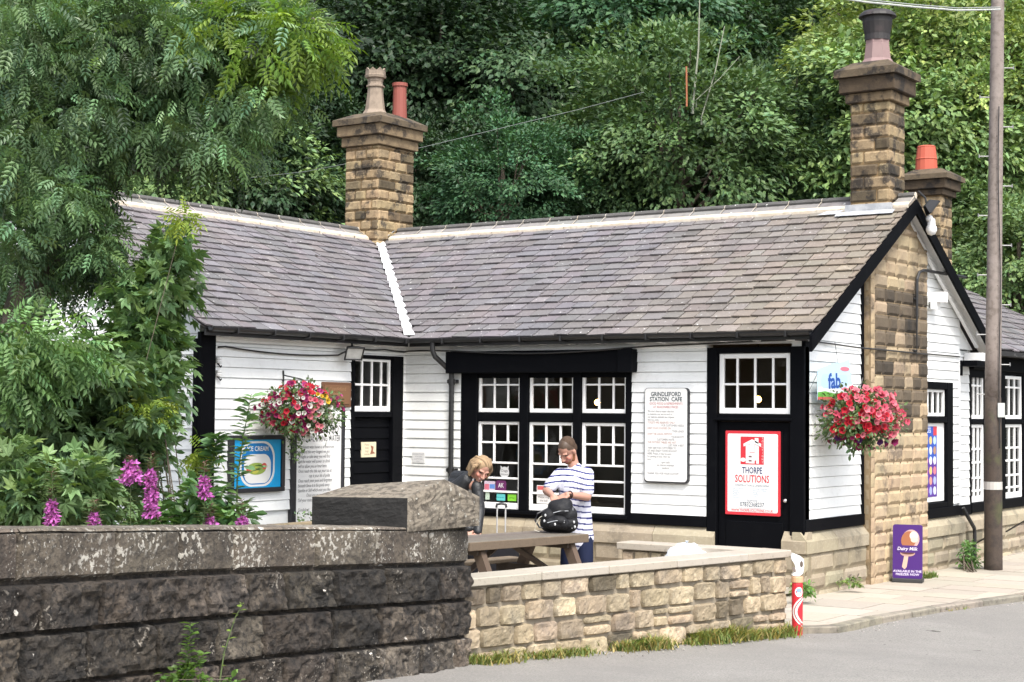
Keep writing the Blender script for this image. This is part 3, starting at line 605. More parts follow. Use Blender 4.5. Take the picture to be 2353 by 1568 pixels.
# chimneys
def chimney(cx,cy,a,b,zb,z1,bands,m,course=.168,amp=.02):
    """bands: list of (ztop, overhang, kind)"""
    c=MB(); c.box(IDF,(cx-a/2+.012,cy-b/2+.012,zb),(cx+a/2-.012,cy+b/2-.012,z1),(.7,.62,.5))
    for (O,U,N,L_) in (((cx-a/2,cy-b/2,0),(1,0,0),(0,-1,0),a),((cx+a/2,cy-b/2,0),(0,1,0),(1,0,0),b),((cx+a/2,cy+b/2,0),(-1,0,0),(0,1,0),a),((cx-a/2,cy+b/2,0),(0,-1,0),(-1,0,0),b)):
        F=FR(O,U,N); z=zb; i=0
        while z<z1-.05:
            zt=min(z+course,z1); s=L_*(.34 if i%2 else .66)+random.uniform(-.03,.03); cuts=[0,s,L_] if L_<.7 else ([0,L_*.3,L_*.62,L_] if i%2 else [0,L_*.48,L_*.8,L_])
            for k in range(len(cuts)-1):
                t=tintv((1,1,1),.16); dk=.34 if (amp<.02) else .14
                if random.random()<dk or (random.random()<.28 and N[0]==1 and cuts[k+1]==L_): kd=random.uniform(.22,.5); t=tuple(x*kd for x in t)
                block(c,F,cuts[k]+.005,cuts[k+1]-.005,z+.005,zt-.005,amp,.028,.03,t,0,.014)
            z=zt; i+=1
    ch=obj('chimney',c,m,B); cp=MB(); z=z1
    for (zt,ov,kind) in bands:
        if kind=='slab':
            V=[(cx-a/2-ov,cy-b/2-ov,z),(cx+a/2+ov,cy-b/2-ov,z),(cx+a/2+ov,cy+b/2+ov,z),(cx-a/2-ov,cy+b/2+ov,z)]; e=.6*(zt-z); V+=[(x,y,z+e) for x,y,_ in V]; V+=[(cx+(x-cx)*.55,cy+(y-cy)*.55,zt+.06) for x,y,_ in V[:4]]
            cp.add(V,[(0,3,2,1)]+[(i,(i+1)%4,4+(i+1)%4,4+i) for i in range(4)]+[(4+i,4+(i+1)%4,8+(i+1)%4,8+i) for i in range(4)]+[(8,9,10,11)],(.34,.34,.36))
        else:
            cp.bbox(IDF,(cx-a/2-ov,cy-b/2-ov,z+.002),(cx+a/2+ov,cy+b/2+ov,zt),.01,(.62,.60,.60) if kind=='light' else (.20,.18,.17))
        z=zt
    obj('chimney_cap',cp,m,ch); return ch
c1=chimney(-2.93,2.98,.70,.93,4.3,6.34,[(6.50,.05,'light'),(6.68,.105,'light'),(6.84,.155,'slab')],chstone,.165,.026)
c2=chimney(5.715,2.99,.56,.55,4.55,6.24,[(6.37,.05,'light'),(6.58,.115,'dark'),(6.74,.165,'slab')],chstone,.172,.014)
c3=chimney(3.75,10.3,.52,.56,4.1,5.92,[(6.03,.06,'dark'),(6.2,.12,'dark'),(6.34,.18,'slab')],chstone,.18,.012)
def pot(prof,c,n,m,par,name='chimney_pot',lab=None,crown=0):
    p=MB(); p.lathe(c,prof,n); 
    if crown:
        rr_,zz_,hh=crown
        for k in range(n):
            a0,a1=2*math.pi*k/n,2*math.pi*(k+1)/n; am=(a0+a1)/2
            V=[]
            for r_ in (rr_,rr_-.03): V+=[(c[0]+r_*math.cos(a0),c[1]+r_*math.sin(a0),c[2]+zz_),(c[0]+r_*math.cos(a1),c[1]+r_*math.sin(a1),c[2]+zz_),(c[0]+r_*math.cos(am),c[1]+r_*math.sin(am),c[2]+zz_+hh)]
            p.add(V,[(0,1,2),(3,4,5),(0,2,5,3),(1,2,5,4)])
    return obj(name,p,m,par,lab)
potm=mat('buff_pot',(.42,.33,.25),.8,noise=[(9,.45,.7,(.25,.19,.14),.6),(4,.6,.75,(.22,.22,.08),.6)],bump=[(30,.3,.004)])
redpot=mat('terracotta_pot',(.28,.075,.055),.7,noise=[(9,.5,.7,(.27,.07,.05),.5)]); orpot=mat('orange_pot',(.50,.10,.055),.7,noise=[(9,.5,.7,(.5,.1,.06),.4)])
pinkpot=mat('pink_stone_pot',(.33,.22,.21),.7,noise=[(7,.45,.7,(.28,.17,.17),.6)]); cowl=mat('sooty_cowl',(.04,.034,.034),.6,noise=[(6,.5,.7,(.12,.085,.085),.5)])
pc=(-2.98,2.9,6.86)
pot([(.215,0),(.21,.06),(.165,.13),(.135,.36),(.125,.50),(.15,.51),(.15,.535),(.125,.55),(.12,.64),(.17,.66),(.18,.70),(.165,.71),(.165,.77),(.14,.77),(.13,.6)],pc,8,potm,c1,lab='octagonal buff pot with spiked crown',crown=(.165,.77,.05))
pot([(.125,0),(.115,.3),(.11,.56),(.13,.565),(.13,.62),(.10,.625),(.09,.4)],(-2.72,3.22,6.84),14,redpot,c1,lab='plain red clay pot')
pot([(.28,-.06),(.25,.04),(.19,.12),(.165,.33),(.165,.38)],(5.715,2.99,6.74),8,pinkpot,c2,lab='pink fluted pot')
pot([(.17,.38),(.17,.46),(.20,.62),(.20,.70),(.255,.70),(.24,.74),(.19,.78),(.05,.795),(.0,.8)],(5.715,2.99,6.74),18,cowl,c2,'cowl','black metal cowl with a wide brim')
pot([(.20,0),(.185,.25),(.195,.26),(.185,.28),(.16,.47),(.165,.48),(.145,.50),(.12,.50),(.1,.3)],(3.66,10.25,6.34),14,orpot,c3,lab='tapered orange clay pot')
# ---------------------------------------------------------------- walls round the terrace
def pathF(P,zoff):
    P=np.array(P,float); sg=np.linalg.norm(np.diff(P,axis=0),axis=1); cs=np.concatenate([[0],np.cumsum(sg)])
    def F(p):
        p=np.asarray(p,float).reshape(-1,3); u=p[:,0]; x=np.interp(u,cs,P[:,0]); y=np.interp(u,cs,P[:,1])
        e=.05; tx=np.interp(u+e,cs,P[:,0])-np.interp(u-e,cs,P[:,0]); ty=np.interp(u+e,cs,P[:,1])-np.interp(u-e,cs,P[:,1]); l=np.hypot(tx,ty)+1e-9; tx/=l;ty/=l
        return np.stack([x+ty*p[:,1],y-tx*p[:,1],p[:,2]+zoff(u,y)],1)
    return F,cs[-1]
def smoothpath(P,n=60):
    P=np.array(P,float); t=np.linspace(0,1,len(P)); q=np.linspace(0,1,n); o=np.stack([np.interp(q,t,P[:,i]) for i in range(2)],1)
    for _ in range(12): o[1:-1]=(o[:-2]+2*o[1:-1]+o[2:])/4
    return o
DP=smoothpath([(7.75,-15.6),(7.3,-14.1),(7.02,-12.9),(6.80,-11.7),(6.62,-10.7),(6.50,-9.7),(6.46,-8.9),(6.45,-8.3),(6.42,-7.7),(6.33,-7.2)])
topz=lambda u,y: 1.125+.0553*(-7.55-y)
FD,LD=pathF(DP,topz)   # z measured down from the wall top
T=thing('gritstone_wall','dark sooty gritstone boundary wall with rock faced blocks, nearest the camera','wall',(6.45,-8.5,0))
w=MB()
zc=-.30
w.add(FD(np.array([(u,d,z) for u in np.linspace(0,LD,40) for (d,z) in ((-.02,-.02),(-.02,-1.9),(-.38,-1.9),(-.38,-.02))])),[(4*i+j,4*i+(j+1)%4,4*i+4+(j+1)%4,4*i+4+j) for i in range(39) for j in range(4)]+[(156,157,158,159)],(.9,.85,.8))
for (h,bl) in ((.285,(.42,.8)),(.30,(.45,.85)),(.30,(.4,.7)),(.29,(.4,.8)),(.3,(.4,.8))):
    u=-random.uniform(0,.4)
    while u<LD:
        l=random.uniform(*bl); a,b_=max(u,0),min(u+l,LD)
        if LD-b_<.2: b_=LD
        if b_-a>.1:
            t=tintv((1,.98,.95),.52,.03)
            if zc<-.8: t=tuple(x*1.5 for x in t)
            block(w,FD,a+.010,b_-.010,zc-h+.006,zc-.006,.075,.022,.015,t,0,.045,fq=8)
        u=b_ if b_==LD else u+l
    zc-=h
obj('stonework',w,darkst,T)
w=MB(); u=0
cl=[.95,.83,.86,.84,.9,.62,.6,.95,.7,.7,.5,.5,.5]
i=0
while u<LD:
    l=cl[i%13]*random.uniform(.95,1.05); b_=min(u+l,LD); b_=LD if LD-b_<.25 else b_; t=tintv((1,1,1),.15)
    block(w,FD,u+.005,b_-.005,-.29,-.012,.018,.015,.022,t,.012,.03,fq=16)
    # top slab
    N_=6; us=np.linspace(u+.005,b_-.005,N_); rows=[(.022,-.016),(.004,0),(-.40,.0),(-.40,-.29)]
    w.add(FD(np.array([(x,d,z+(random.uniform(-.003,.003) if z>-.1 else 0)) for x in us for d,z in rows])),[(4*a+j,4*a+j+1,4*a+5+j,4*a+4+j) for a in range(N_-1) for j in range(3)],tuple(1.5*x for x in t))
    u=b_;i+=1
obj('coping',w,darkcop,T)
# big end stone
def capstone():
    A=onp(938,1208,2,1.14); x1=6.47;x0=5.50;y0=-8.17;y1=-7.22
    m=MB(); N_=12
    def face(pa,pb,topa,topb,zb,n,amp,out,mb,t=(1,1,1),peak=None):
        pa=np.array(pa);pb=np.array(pb);V=[];nz_=16;so=random.uniform(0,9)
        for j in range(nz_+1):
            for i in range(n+1):
                f=i/n; tz=topa+(topb-topa)*f if peak is None else (topa+(peak-topa)*f*2 if f<.5 else peak+(topb-peak)*(f-.5)*2)
                z=zb+(tz-zb)*j/nz_; e=min(f,1-f,j/nz_,1-j/nz_); d=amp*(fbm(np.array([f*9+so]),np.array([j*.5+so]))[0])*min(1,e*7)
                p_=pa+(pb-pa)*f; V.append((p_[0]+out[0]*d,p_[1]+out[1]*d,z))
        mb.add(V,[(j*(n+1)+i,j*(n+1)+i+1,(j+1)*(n+1)+i+1,(j+1)*(n+1)+i) for j in range(nz_) for i in range(n)],t)
    face((x1,y0),(x1,y1),1.385,1.36,1.125,18,.03,(1,0),m,peak=1.515)
    face((x1,y1),(x0,y1),1.36,1.33,1.125,14,.02,(0,1),m); face((x0,y1),(x0,y0),1.33,1.36,1.125,10,.02,(-1,0),m,peak=1.44)
    r0=(x0,(y0+y1)/2,1.44);r1=(x1,(y0+y1)/2,1.515)
    m.add([(x0,y0,1.36),(x1,y0,1.385),r1,r0,(x1,y1,1.36),(x0,y1,1.33)],[(0,1,2,3),(3,2,4,5)],(1.35,1.3,1.2)); m.add([(x0,y0,1.125),(x1,y0,1.125),(x1,y1,1.125),(x0,y1,1.125)],[(0,1,2,3)])
    o=obj('end_capstone',m,capm,T,label='large gabled stone block, pale and speckled on its end')
    k=MB(); face((x0,y0),(x1,y0),1.36,1.385,1.125,16,.012,(0,-1),k); 
    s_=MB(); obj('sooted_face',k,capblack,o)
capstone()
pb=MB(); pb.box(IDF,(5.56,-8.1,-.2),(6.34,-7.24,1.123)); 
masonry(pb,FR((5.56,-7.25,0),(1,0,0),(0,1,0)),0,.78,-.2,1.12,.3,(.3,.5),.03,.03,.06); 

obj('end_pier',pb,darkst,T)
# low rubble wall
L=thing('rubble_wall','low wall of pale roughly squared rubble with flat stone coping beside the road','wall',(6.8,-5,0))
P0=np.array([6.28,-7.22]);P1=np.array([7.10,-2.78]); LL=np.linalg.norm(P1-P0); U=(P1-P0)/LL; Nn=np.array([U[1],-U[0]])
FL=FR((P0[0],P0[1],0),(U[0],U[1],0),(Nn[0],Nn[1],0))
tz=lambda u:.60+.0*u
w=MB(); w.box(FL,(0,-.26,-.3),(LL,-.012,.60),(1,1,1)); obj('core',w,rubmortar,L)
def rub(F,L_,z0,z1,par,seed,hole=None,amp=.045):
    st_=random.getstate(); random.seed(seed); m=MB(); z=z0
    while z<z1-.04:
        h=random.uniform(.12,.205); zt=z+h
        if z1-zt<.07: zt=z1
        u=-random.uniform(0,.1)
        while u<L_-.03:
            l=random.uniform(.15,.42); a,b_=max(u,0),min(u+l,L_)
            if L_-b_<.08: b_=L_
            t=tintv((1,1,1),.28,.03)
            if random.random()<.16: t=tuple(x*.40 for x in t)
            elif random.random()<.2: t=tuple(x*1.15 for x in t)
            g_=.007
            if h>.17 and random.random()<.25 and b_-a>.1:
                zm=z+(zt-z)*random.uniform(.4,.6); block(m,F,a+g_,b_-g_,z+g_*.7,zm-g_*.6,amp,.025,.022,t,.0,.022,fq=13,round_=.13); block(m,F,a+g_,b_-g_,zm+g_*.6,zt-g_*.7,amp,.025,.022,tintv((1,1,1),.2),.0,.022,fq=13,round_=.13)
            else: 
                dz=random.uniform(-.012,.012); block(m,F,a+g_,b_-g_,z+g_*.7+dz,zt-g_*.7+dz,amp,.018,.018,t,.0,.020,fq=14,round_=.10)
            u=b_ if b_==L_ else u+l
        z=zt
    random.setstate(st_); return obj('stonework',m,rubble,par)
rub(FL,LL,-.28,.605,L,11)
rub(FR((P1[0],P1[1],0),(-1,.0,0),(0,1,0)),.3,-.25,.605,L,12,amp=.02)
m=MB(); u=0
while u<LL+.03:
    l=random.uniform(.75,1.15); b_=min(u+l,LL+.04); b_=LL+.04 if LL-b_<.3 else b_
    m.bbox(FL,(u+.003,-.31,.61),(b_-.003,.045+random.uniform(-.004,.004),.682+random.uniform(-.002,.002)),.008,tintv((1,1,1),.08,.02)); u=b_
obj('coping',m,coping,L)
L2=thing('terrace_wall','short low stone wall with pale coping in front of the main cafe door','wall',(6.2,-2.9,0))
FT=FR((5.32,-3.02,0),(1,0,0),(0,-1,0)); w=MB(); w.box(FT,(0,-.24,-.1),(1.74,-.012,.60)); obj('core',w,rubmortar,L2); rub(FT,1.52,.0,.605,L2,21,amp=.03)
m=MB(); 
for a,b_ in ((-.05,.85),(.85,1.52)): m.bbox(FT,(a+.003,-.27,.61),(b_-.003,.045,.685),.008,tintv((1,1,1),.08,.02))
obj('coping',m,coping,L2)
# ---------------------------------------------------------------- signs and fittings on the walls
WH=(.80,.80,.79); BK=(.015,.015,.02); RED=(.62,.03,.045); NAVY=(.02,.03,.12)
def sheet(mb,F,u0,u1,z0,z1,d,col): mb.add(F(np.array([(u0,d,z0),(u1,d,z0),(u1,d,z1),(u0,d,z1)])),[(0,1,2,3)],col)
def rpoly(u0,u1,z0,z1,r,n=5):
    P=[]
    for cx,cz,a0 in ((u1-r,z1-r,0),(u0+r,z1-r,90),(u0+r,z0+r,180),(u1-r,z0+r,270)):
        for k in range(n+1): a=R(a0+90*k/n); P.append((cx+r*math.cos(a),cz+r*math.sin(a)))
    return P
def ell(cx,cz,rx,rz_,n=22,rot=0): return [(cx+rx*math.cos(2*math.pi*k/n)*math.cos(rot)-rz_*math.sin(2*math.pi*k/n)*math.sin(rot),cz+rx*math.cos(2*math.pi*k/n)*math.sin(rot)+rz_*math.sin(2*math.pi*k/n)*math.cos(rot)) for k in range(n)]
def flat(mb,F,pts,d,col,th_=.0006): mb.poly(F,pts,d-th_,d,col)
def ring(mb,F,cx,cz,rx,rz_,w_,d,col,n=28):
    V=[];
    for k in range(n): a=2*math.pi*k/n; V+=[(cx+rx*math.cos(a),d,cz+rz_*math.sin(a)),(cx+(rx-w_)*math.cos(a),d,cz+(rz_-w_)*math.sin(a))]
    mb.add(F(np.array(V)),[(2*k,2*((k+1)%n),2*((k+1)%n)+1,2*k+1) for k in range(n)],col)
# cafe notice board
NB=thing('notice_board','tall white cafe notice board with rounded corners and small printed lines','sign',FA([(4.185,.06,1.19)])[0])
m=MB(); m.poly(FA,rpoly(3.875,4.50,1.18,2.365,.05),.025,.07,BK); obj('backing_board',m,paint,NB)
m=MB(); m.poly(FA,rpoly(3.885,4.485,1.20,2.36,.045),.0705,.074,WH); obj('face',m,paint,NB)
m=MB(); cu=4.185
text(m,FA,'GRINDLEFORD',cu,2.285,.0755,.074,(.03,.05,.06),sx=.86,bold=.02); text(m,FA,'STATION  CAFE',cu,2.222,.0755,.074,(.03,.05,.06),sx=.88,bold=.02)
text(m,FA,'GOOD FOOD & REFRESHMENTS',cu,2.168,.0755,.042,(.5,.12,.12),sx=.78); text(m,FA,'AT REASONABLE PRICES',cu,2.125,.0755,.042,(.5,.12,.12),sx=.78)
ln=[('We don\'t like to make rules but',.0),('to maintain our service and to',0),('our patrons pleasant we request',0),('that you note:',0),('TOILETS ARE RESERVED ONLY',0),('FOR CUSTOMERS NEEDS',2),('KEEP YOUR DOGGIES ON',0),('THEIR LEADS',2),('DON\'T BE CROSS, REMOVE',0),('YOUR BOOTS',2),('CUSTOMERS NOTE:',1),('THE OUTSIDE TABLES ARE NOT',0),('JUST FOR A REST',2),('THEY ARE FOR CUSTOMERS TO',0),('SIT AND ENJOY FOOD BOUGHT',0),('HERE. Please, it may be quiet,',0),('for parking is busy, then use',0),('loos.',0),('open daily',1),('we reserve weekdays',1),('weekend',1),('',0),('THANK YOU FOR YOUR CUSTOM',0)]
for i,(s_,al) in enumerate(ln):
    c_=(.16,.15,.16) if i not in (4,6,8,11) else (.42,.2,.16)
    text(m,FA,s_,[3.925,cu,4.445][int(al)],2.072-i*.0352,.0755,.037,c_,['LEFT','CENTER','RIGHT'][int(al)],sx=.78)
obj('lettering',m,paint,NB)
# builder's sign on the door
TS=thing('builders_sign','white and red builders advert with a house drawing fixed on the black door','sign',FA([(5.345,0,.83)])[0])
m=MB(); m.poly(FA,rpoly(4.985,5.715,.83,1.845,.01),-.005,.012,RED); obj('red_border',m,paint,TS)
m=MB(); m.poly(FA,rpoly(5.015,5.685,.865,1.81,.02),.0121,.0135,WH); obj('face',m,paint,TS)
m=MB(); d_=.0145; c=5.345; sheet(m,FA,c-.155,c+.155,1.44,1.775,d_,RED)
flat(m,FA,[(c-.115,1.655),(c-.115,1.69),(c,1.745),(c+.12,1.69),(c+.12,1.655),(c+.03,1.69),(c+.03,1.585),(c-.03,1.585),(c-.03,1.69)],.0152,WH); flat(m,FA,[(c-.085,1.455),(c-.085,1.665),(c-.033,1.685),(c-.033,1.578),(c+.033,1.578),(c+.033,1.685),(c+.09,1.66),(c+.09,1.45)],.0154,WH); flat(m,FA,[(c+.035,1.71),(c+.035,1.76),(c+.085,1.76),(c+.085,1.69)],.0152,WH)
flat(m,FA,ell(c-.12,1.495,.035,.025),.0152,WH); sheet(m,FA,c-.045,c-.005,1.525,1.545,.016,(.2,.1,.1)); sheet(m,FA,c-.045,c-.005,1.475,1.495,.016,(.2,.1,.1)); sheet(m,FA,c+.035,c+.055,1.445,1.49,.016,RED)
for i,ch_ in enumerate('SOLUTIONS'): text(m,FA,ch_,c+.138,1.757-i*.036,.016,.034,WH,sx=.8)
text(m,FA,'THORPE',c,1.365,d_,.108,NAVY,sx=.66,bold=.018); text(m,FA,'SOLUTIONS',c,1.262,d_,.125,RED,sx=.68,bold=.018)
text(m,FA,'CONSTRUCTION & LANDSCAPING',c,1.184,d_,.034,(.05,.1,.16),sx=.86)
for i,(a,b_) in enumerate((('Loft Conversions','Driveways, Patios and'),('Roofing','Fencing and Walling'),('Plastering','Paving'),('Plumbing','Decking'),('Joinery','Gates'),('Groundworks',''))):
    text(m,FA,'• '+a,c-.27,1.148-i*.023,d_,.025,(.25,.38,.5),'LEFT',sx=.85); 
    if b_: text(m,FA,'• '+b_,c+.0,1.148-i*.023,d_,.025,(.25,.38,.5),'LEFT',sx=.85)
text(m,FA,'TELEPHONE',c,1.002,d_,.034,(.08,.12,.2),sx=.8); text(m,FA,'07832368237',c,.955,d_,.075,(.03,.06,.1),sx=.78,bold=.01)
text(m,FA,'E: thorpe-solutions@hotmail.com',c,.912,d_,.026,(.6,.25,.28),sx=1); text(m,FA,'WWW.THORPE-SOLUTIONS.CO.UK',c,.884,d_,.042,RED,sx=.82,bold=.02)
obj('lettering',m,paint,TS)
# small paper notice on the boards
n_=MB(); n_.bbox(FA,(.16,.028,1.335),(.38,.034,1.485),.002,(.74,.74,.74)); 
for i,s_ in enumerate(('OUTSIDE TOILETS','FOR CAFE','CUSTOMERS','ONLY')): text(n_,FA,s_,.27,1.455-i*.033,.0348,.026,(.35,.35,.38))
tag(obj('paper_notice',n_,paint,loc=FA([(.27,.03,1.335)])[0]),'small white paper notice pinned to the boards left of the downpipe','sign')
# spring water panel
SW=thing('spring_water_notice','tall white panel with black posts and rows of black italic writing','sign',FB([(-1.84,0,.6)])[0])
m=MB(); m.bbox(FB,(-2.28,.0,.62),(-1.385,.03,2.02),.004,WH); obj('panel',m,paint,SW)
for u,zt in ((-2.325,1.96),(-1.36,2.06)):
    m=MB(); m.bbox(FB,(u-.045 if u<-2 else u-.025,-.01,.60),(u+.045 if u<-2 else u+.025,.055,zt),.006,BK); 
    if u>-2: m.sphere(FB([(u,.03,2.09)])[0],.033,BK)
    obj('post',m,paint,SW)
m=MB(); c=-1.82; text(m,FB,'GRINDLEFORD',c,1.80,.032,.155,(.05,.05,.06),sx=.72); text(m,FB,'NATURAL SPRING WATER',c,1.68,.032,.115,(.05,.05,.06),sx=.60,bold=.006)
wl=['The cleanest water known to all ones in and','cafes and the very longest we got','brought to take away you will find','and the water will power to drink','will to allow you an hour here','Once reach the tide sup your tea at','cup is your bit of pride','Once reach your pool and forgotten','beneath Since it is the pools away','Sparkle or Still which ever you like','Once you upon your bottle','Tell your mates of flavour','and tell you','Grindleford','only you']
for i,s_ in enumerate(wl): text(m,FB,s_,c if i in (6,10,12,14) else -2.23,1.575-i*.062,.032,.062,(.08,.08,.09),'CENTER' if i in (6,10,12,14) else 'LEFT',sx=.62 if len(s_)>36 else .72,shear=.3)
obj('lettering',m,paint,SW)
# wooden plaque
PQ=thing('wooden_plaque','brown carved wooden plaque beside the side door window','plaque',FB([(-1.5,0,2.09)])[0])
m=MB(); m.bbox(FB,(-1.80,.02,2.09),(-1.215,.05,2.42),.01,(.16,.075,.04)); m.bbox(FB,(-1.76,.045,2.13),(-1.26,.06,2.38),.01,(.20,.10,.05)); obj('board',m,paint,PQ)
m=MB(); 
for i,s_ in enumerate(('Grindleford','Station','Cafe')): text(m,FB,s_,-1.51,2.33-i*.07,.0615,.07,(.34,.19,.10),shear=.1)
obj('lettering',m,paint,PQ)
# ice cream sign box
IC=thing('ice_cream_sign','square bright blue ice cream sign in a thick black frame','sign',FB([(-3.0,0,1.03)])[0])
m=MB(); a0,a1,b0,b1=-3.5,-2.53,1.03,1.735
for q_ in (((a0,.0,b0),(a1,.09,b0+.055)),((a0,.0,b1-.055),(a1,.09,b1)),((a0,.0,b0+.055),(a0+.06,.09,b1-.055)),((a1-.06,.0,b0+.055),(a1,.09,b1-.055))): m.bbox(FB,*q_,.008,BK)
obj('frame',m,paint,IC)
m=MB(); sheet(m,FB,a0+.05,a1-.05,b0+.045,b1-.045,.06,(.0,.36,.75)); cc=(a0+a1)/2
flat(m,FB,rpoly(cc-.31,cc+.31,1.10,1.66,.2,8),.0625,WH); flat(m,FB,rpoly(cc-.28,cc+.28,1.125,1.635,.19,8),.0635,(.0,.18,.50)); flat(m,FB,rpoly(cc-.24,cc+.24,1.14,1.50,.13,8),.0645,WH)
flat(m,FB,ell(cc-.02,1.32,.17,.075),.0655,(.28,.38,.07)); flat(m,FB,ell(cc-.05,1.30,.07,.04),.0662,(.5,.5,.08)); flat(m,FB,ell(cc+.12,1.35,.045,.04),.0665,(.6,.08,.06)); flat(m,FB,ell(cc-.16,1.31,.04,.04),.0665,(.6,.08,.06)); obj('face',m,paint,IC)
m=MB(); text(m,FB,'ICE CREAM',cc,1.565,.066,.082,WH,sx=.95,bold=.015); obj('lettering',m,paint,IC)
yn=MB(); yn.bbox(FB,(-.91,-.046,1.42),(-.60,-.018,1.625),.002,(.72,.66,.47)); 
for i,s_ in enumerate(('Please','keep','dogs','outside')): text(yn,FB,s_,-.80,1.59-i*.043,-.0172,.04,(.3,.2,.12))
flat(yn,FB,[(-.73,1.46),(-.70,1.53),(-.72,1.58),(-.66,1.56),(-.67,1.5),(-.62,1.47)],-.0168,(.28,.1,.05)); tag(obj('door_notice',yn,paint,loc=FB([(-.75,-.03,1.42)])[0]),'cream paper note with a brown drawing on the black side door','sign')
# window stickers
def stick(nm,lab,fn,u,z):
    m=MB(); fn(m); tag(obj(nm,m,paint,loc=FA([(u,-.02,z)])[0]),lab,'sticker')
dS=-.035
stick('window_sticker','round pale grey sticker inside the left cafe window',lambda m:(flat(m,FA,ell(1.67,1.24,.075,.078),dS,(.62,.62,.62)),flat(m,FA,[(1.61,1.29),(1.60,1.335),(1.64,1.305)],dS,(.62,.62,.62)),flat(m,FA,[(1.73,1.29),(1.74,1.335),(1.70,1.305)],dS,(.62,.62,.62)),text(m,FA,'Dogs',1.67,1.265,dS+.001,.05,BK),text(m,FA,'Welcome',1.67,1.215,dS+.001,.032,BK)),1.67,1.16)
stick('window_sticker','dark purple sticker with a white K shape in the left window',lambda m:(flat(m,FA,rpoly(1.53,1.70,.985,1.135,.03),dS,(.13,.02,.11)),text(m,FA,'AK',1.615,1.065,dS+.001,.085,WH,sx=.8,bold=.01)),1.62,.985)
stick('window_sticker','pink and blue printed card low in the left window',lambda m:(sheet(m,FA,1.34,1.52,.99,1.12,dS,(.6,.5,.6)),sheet(m,FA,1.345,1.42,1.0,1.08,dS+.001,(.6,.16,.22)),sheet(m,FA,1.43,1.515,1.02,1.08,dS+.001,(.12,.25,.6))),1.43,.99)
stick('window_sticker','small turquoise card at the foot of the left window',lambda m:(flat(m,FA,rpoly(1.545,1.685,.865,.955,.01),dS,(.12,.55,.55)),text(m,FA,'we accept',1.61,.91,dS+.001,.028,(.02,.2,.3))),1.61,.86)
stick('window_sticker','small lime green card at the foot of the left window',lambda m:(flat(m,FA,rpoly(1.725,1.865,.865,.955,.01),dS,(.22,.6,.04)),text(m,FA,'parking',1.79,.91,dS+.001,.028,(.04,.2,.02))),1.79,.86)
stick('window_sticker','pale green slip in the bottom corner of the left window',lambda m:sheet(m,FA,1.36,1.43,.87,.97,dS,(.5,.62,.5)),1.4,.87)
stick('window_notice','white notice with a red heading low in the middle window',lambda m:(sheet(m,FA,2.19,2.42,.85,1.09,dS,(.75,.72,.7)),sheet(m,FA,2.2,2.41,1.03,1.08,dS+.001,(.6,.12,.12)),text(m,FA,'It is open',2.30,.985,dS+.001,.045,BK),text(m,FA,'Please ring',2.30,.935,dS+.001,.04,BK),text(m,FA,'the bell',2.30,.89,dS+.001,.04,BK)),2.3,.85)
# ice lolly chart on the gable door
m=MB(); m.bbox(FG,(3.985,-.02,.915),(4.47,-.012,1.895),.002,(.03,.09,.45)); sheet(m,FG,4.33,4.47,1.77,1.895,-.0115,(.6,.05,.07)); text(m,FG,'ICES',4.14,1.84,-.0113,.1,(.75,.8,.85),bold=.01)
pal=[(.7,.75,.85),(.7,.5,.2),(.5,.7,.9),(.7,.8,.9),(.65,.7,.8),(.45,.25,.15),(.7,.3,.4),(.75,.8,.75),(.8,.78,.78),(.6,.2,.4),(.8,.5,.2),(.7,.2,.25),(.5,.75,.3),(.7,.3,.25),(.4,.45,.75),(.75,.35,.5),(.35,.4,.7),(.7,.8,.85)]
sheet(m,FG,3.985,4.47,.915,1.43,-.0116,(.09,.03,.28))
for i in range(18):
    r_,c_=divmod(i,3); flat(m,FG,ell(4.07+c_*.155,1.70-r_*.14,.055,.058),-.0108,pal[i])
tag(obj('ice_lolly_poster',m,paint,loc=FG([(4.2,0,.915)])[0]),'narrow blue poster with rows of ice lollies on the white gable door','poster')
# hanging ice lolly banner
FBn=FR((6.16,0,0),(-.0,1,0),(1,0,0))
bq=[(lambda p:(p[1],p[2]))(onp(x,y,0,6.16)) for x,y in ((1879,919),(1962,914),(1952,826),(1935,832),(1915,835),(1879,849))]
HB_=thing('hanging_banner','pale blue hanging advert board reading fab, above the red petunias','sign',FBn([(bq[0][0],0,bq[0][1])])[0])
m=MB(); m.poly(FBn,bq,-.006,0,(.50,.70,.84)); obj('board',m,paint,HB_)
u0,z0=bq[0];u1=bq[1][0];wd=u1-u0
m=MB(); flat(m,FBn,[(u0,z0+.01),(u1-.02,z0+.01),(u1-.03,z0+.20),(u0,z0+.15)],.0008,(.75,.78,.80)); flat(m,FBn,[(u0,z0+.01),(u0,z0+.09),(u0+.2*wd,z0+.105),(u0+.45*wd,z0+.08),(u0+.7*wd,z0+.10),(u1-.02,z0+.07),(u1-.01,z0+.01)],.0016,(.14,.40,.07)); flat(m,FBn,[(u0,z0),(u0,z0+.035),(u0+.5*wd,z0+.04),(u1-.01,z0+.03),(u1-.005,z0)],.0022,(.55,.12,.10))
flat(m,FBn,ell(u0+.74*wd,z0+.385,.13*wd,.028),.0016,(.62,.18,.24)); flat(m,FBn,rpoly(u0+.1*wd,u0+.82*wd,z0+.14,z0+.31,.07),.0012,(.45,.62,.85)); obj('artwork',m,paint,HB_)
m=MB(); text(m,FBn,'fab',u0+.45*wd,z0+.225,.003,.25,(.015,.08,.35),sx=1.25,bold=.03,rot=.04); obj('lettering',m,paint,HB_)
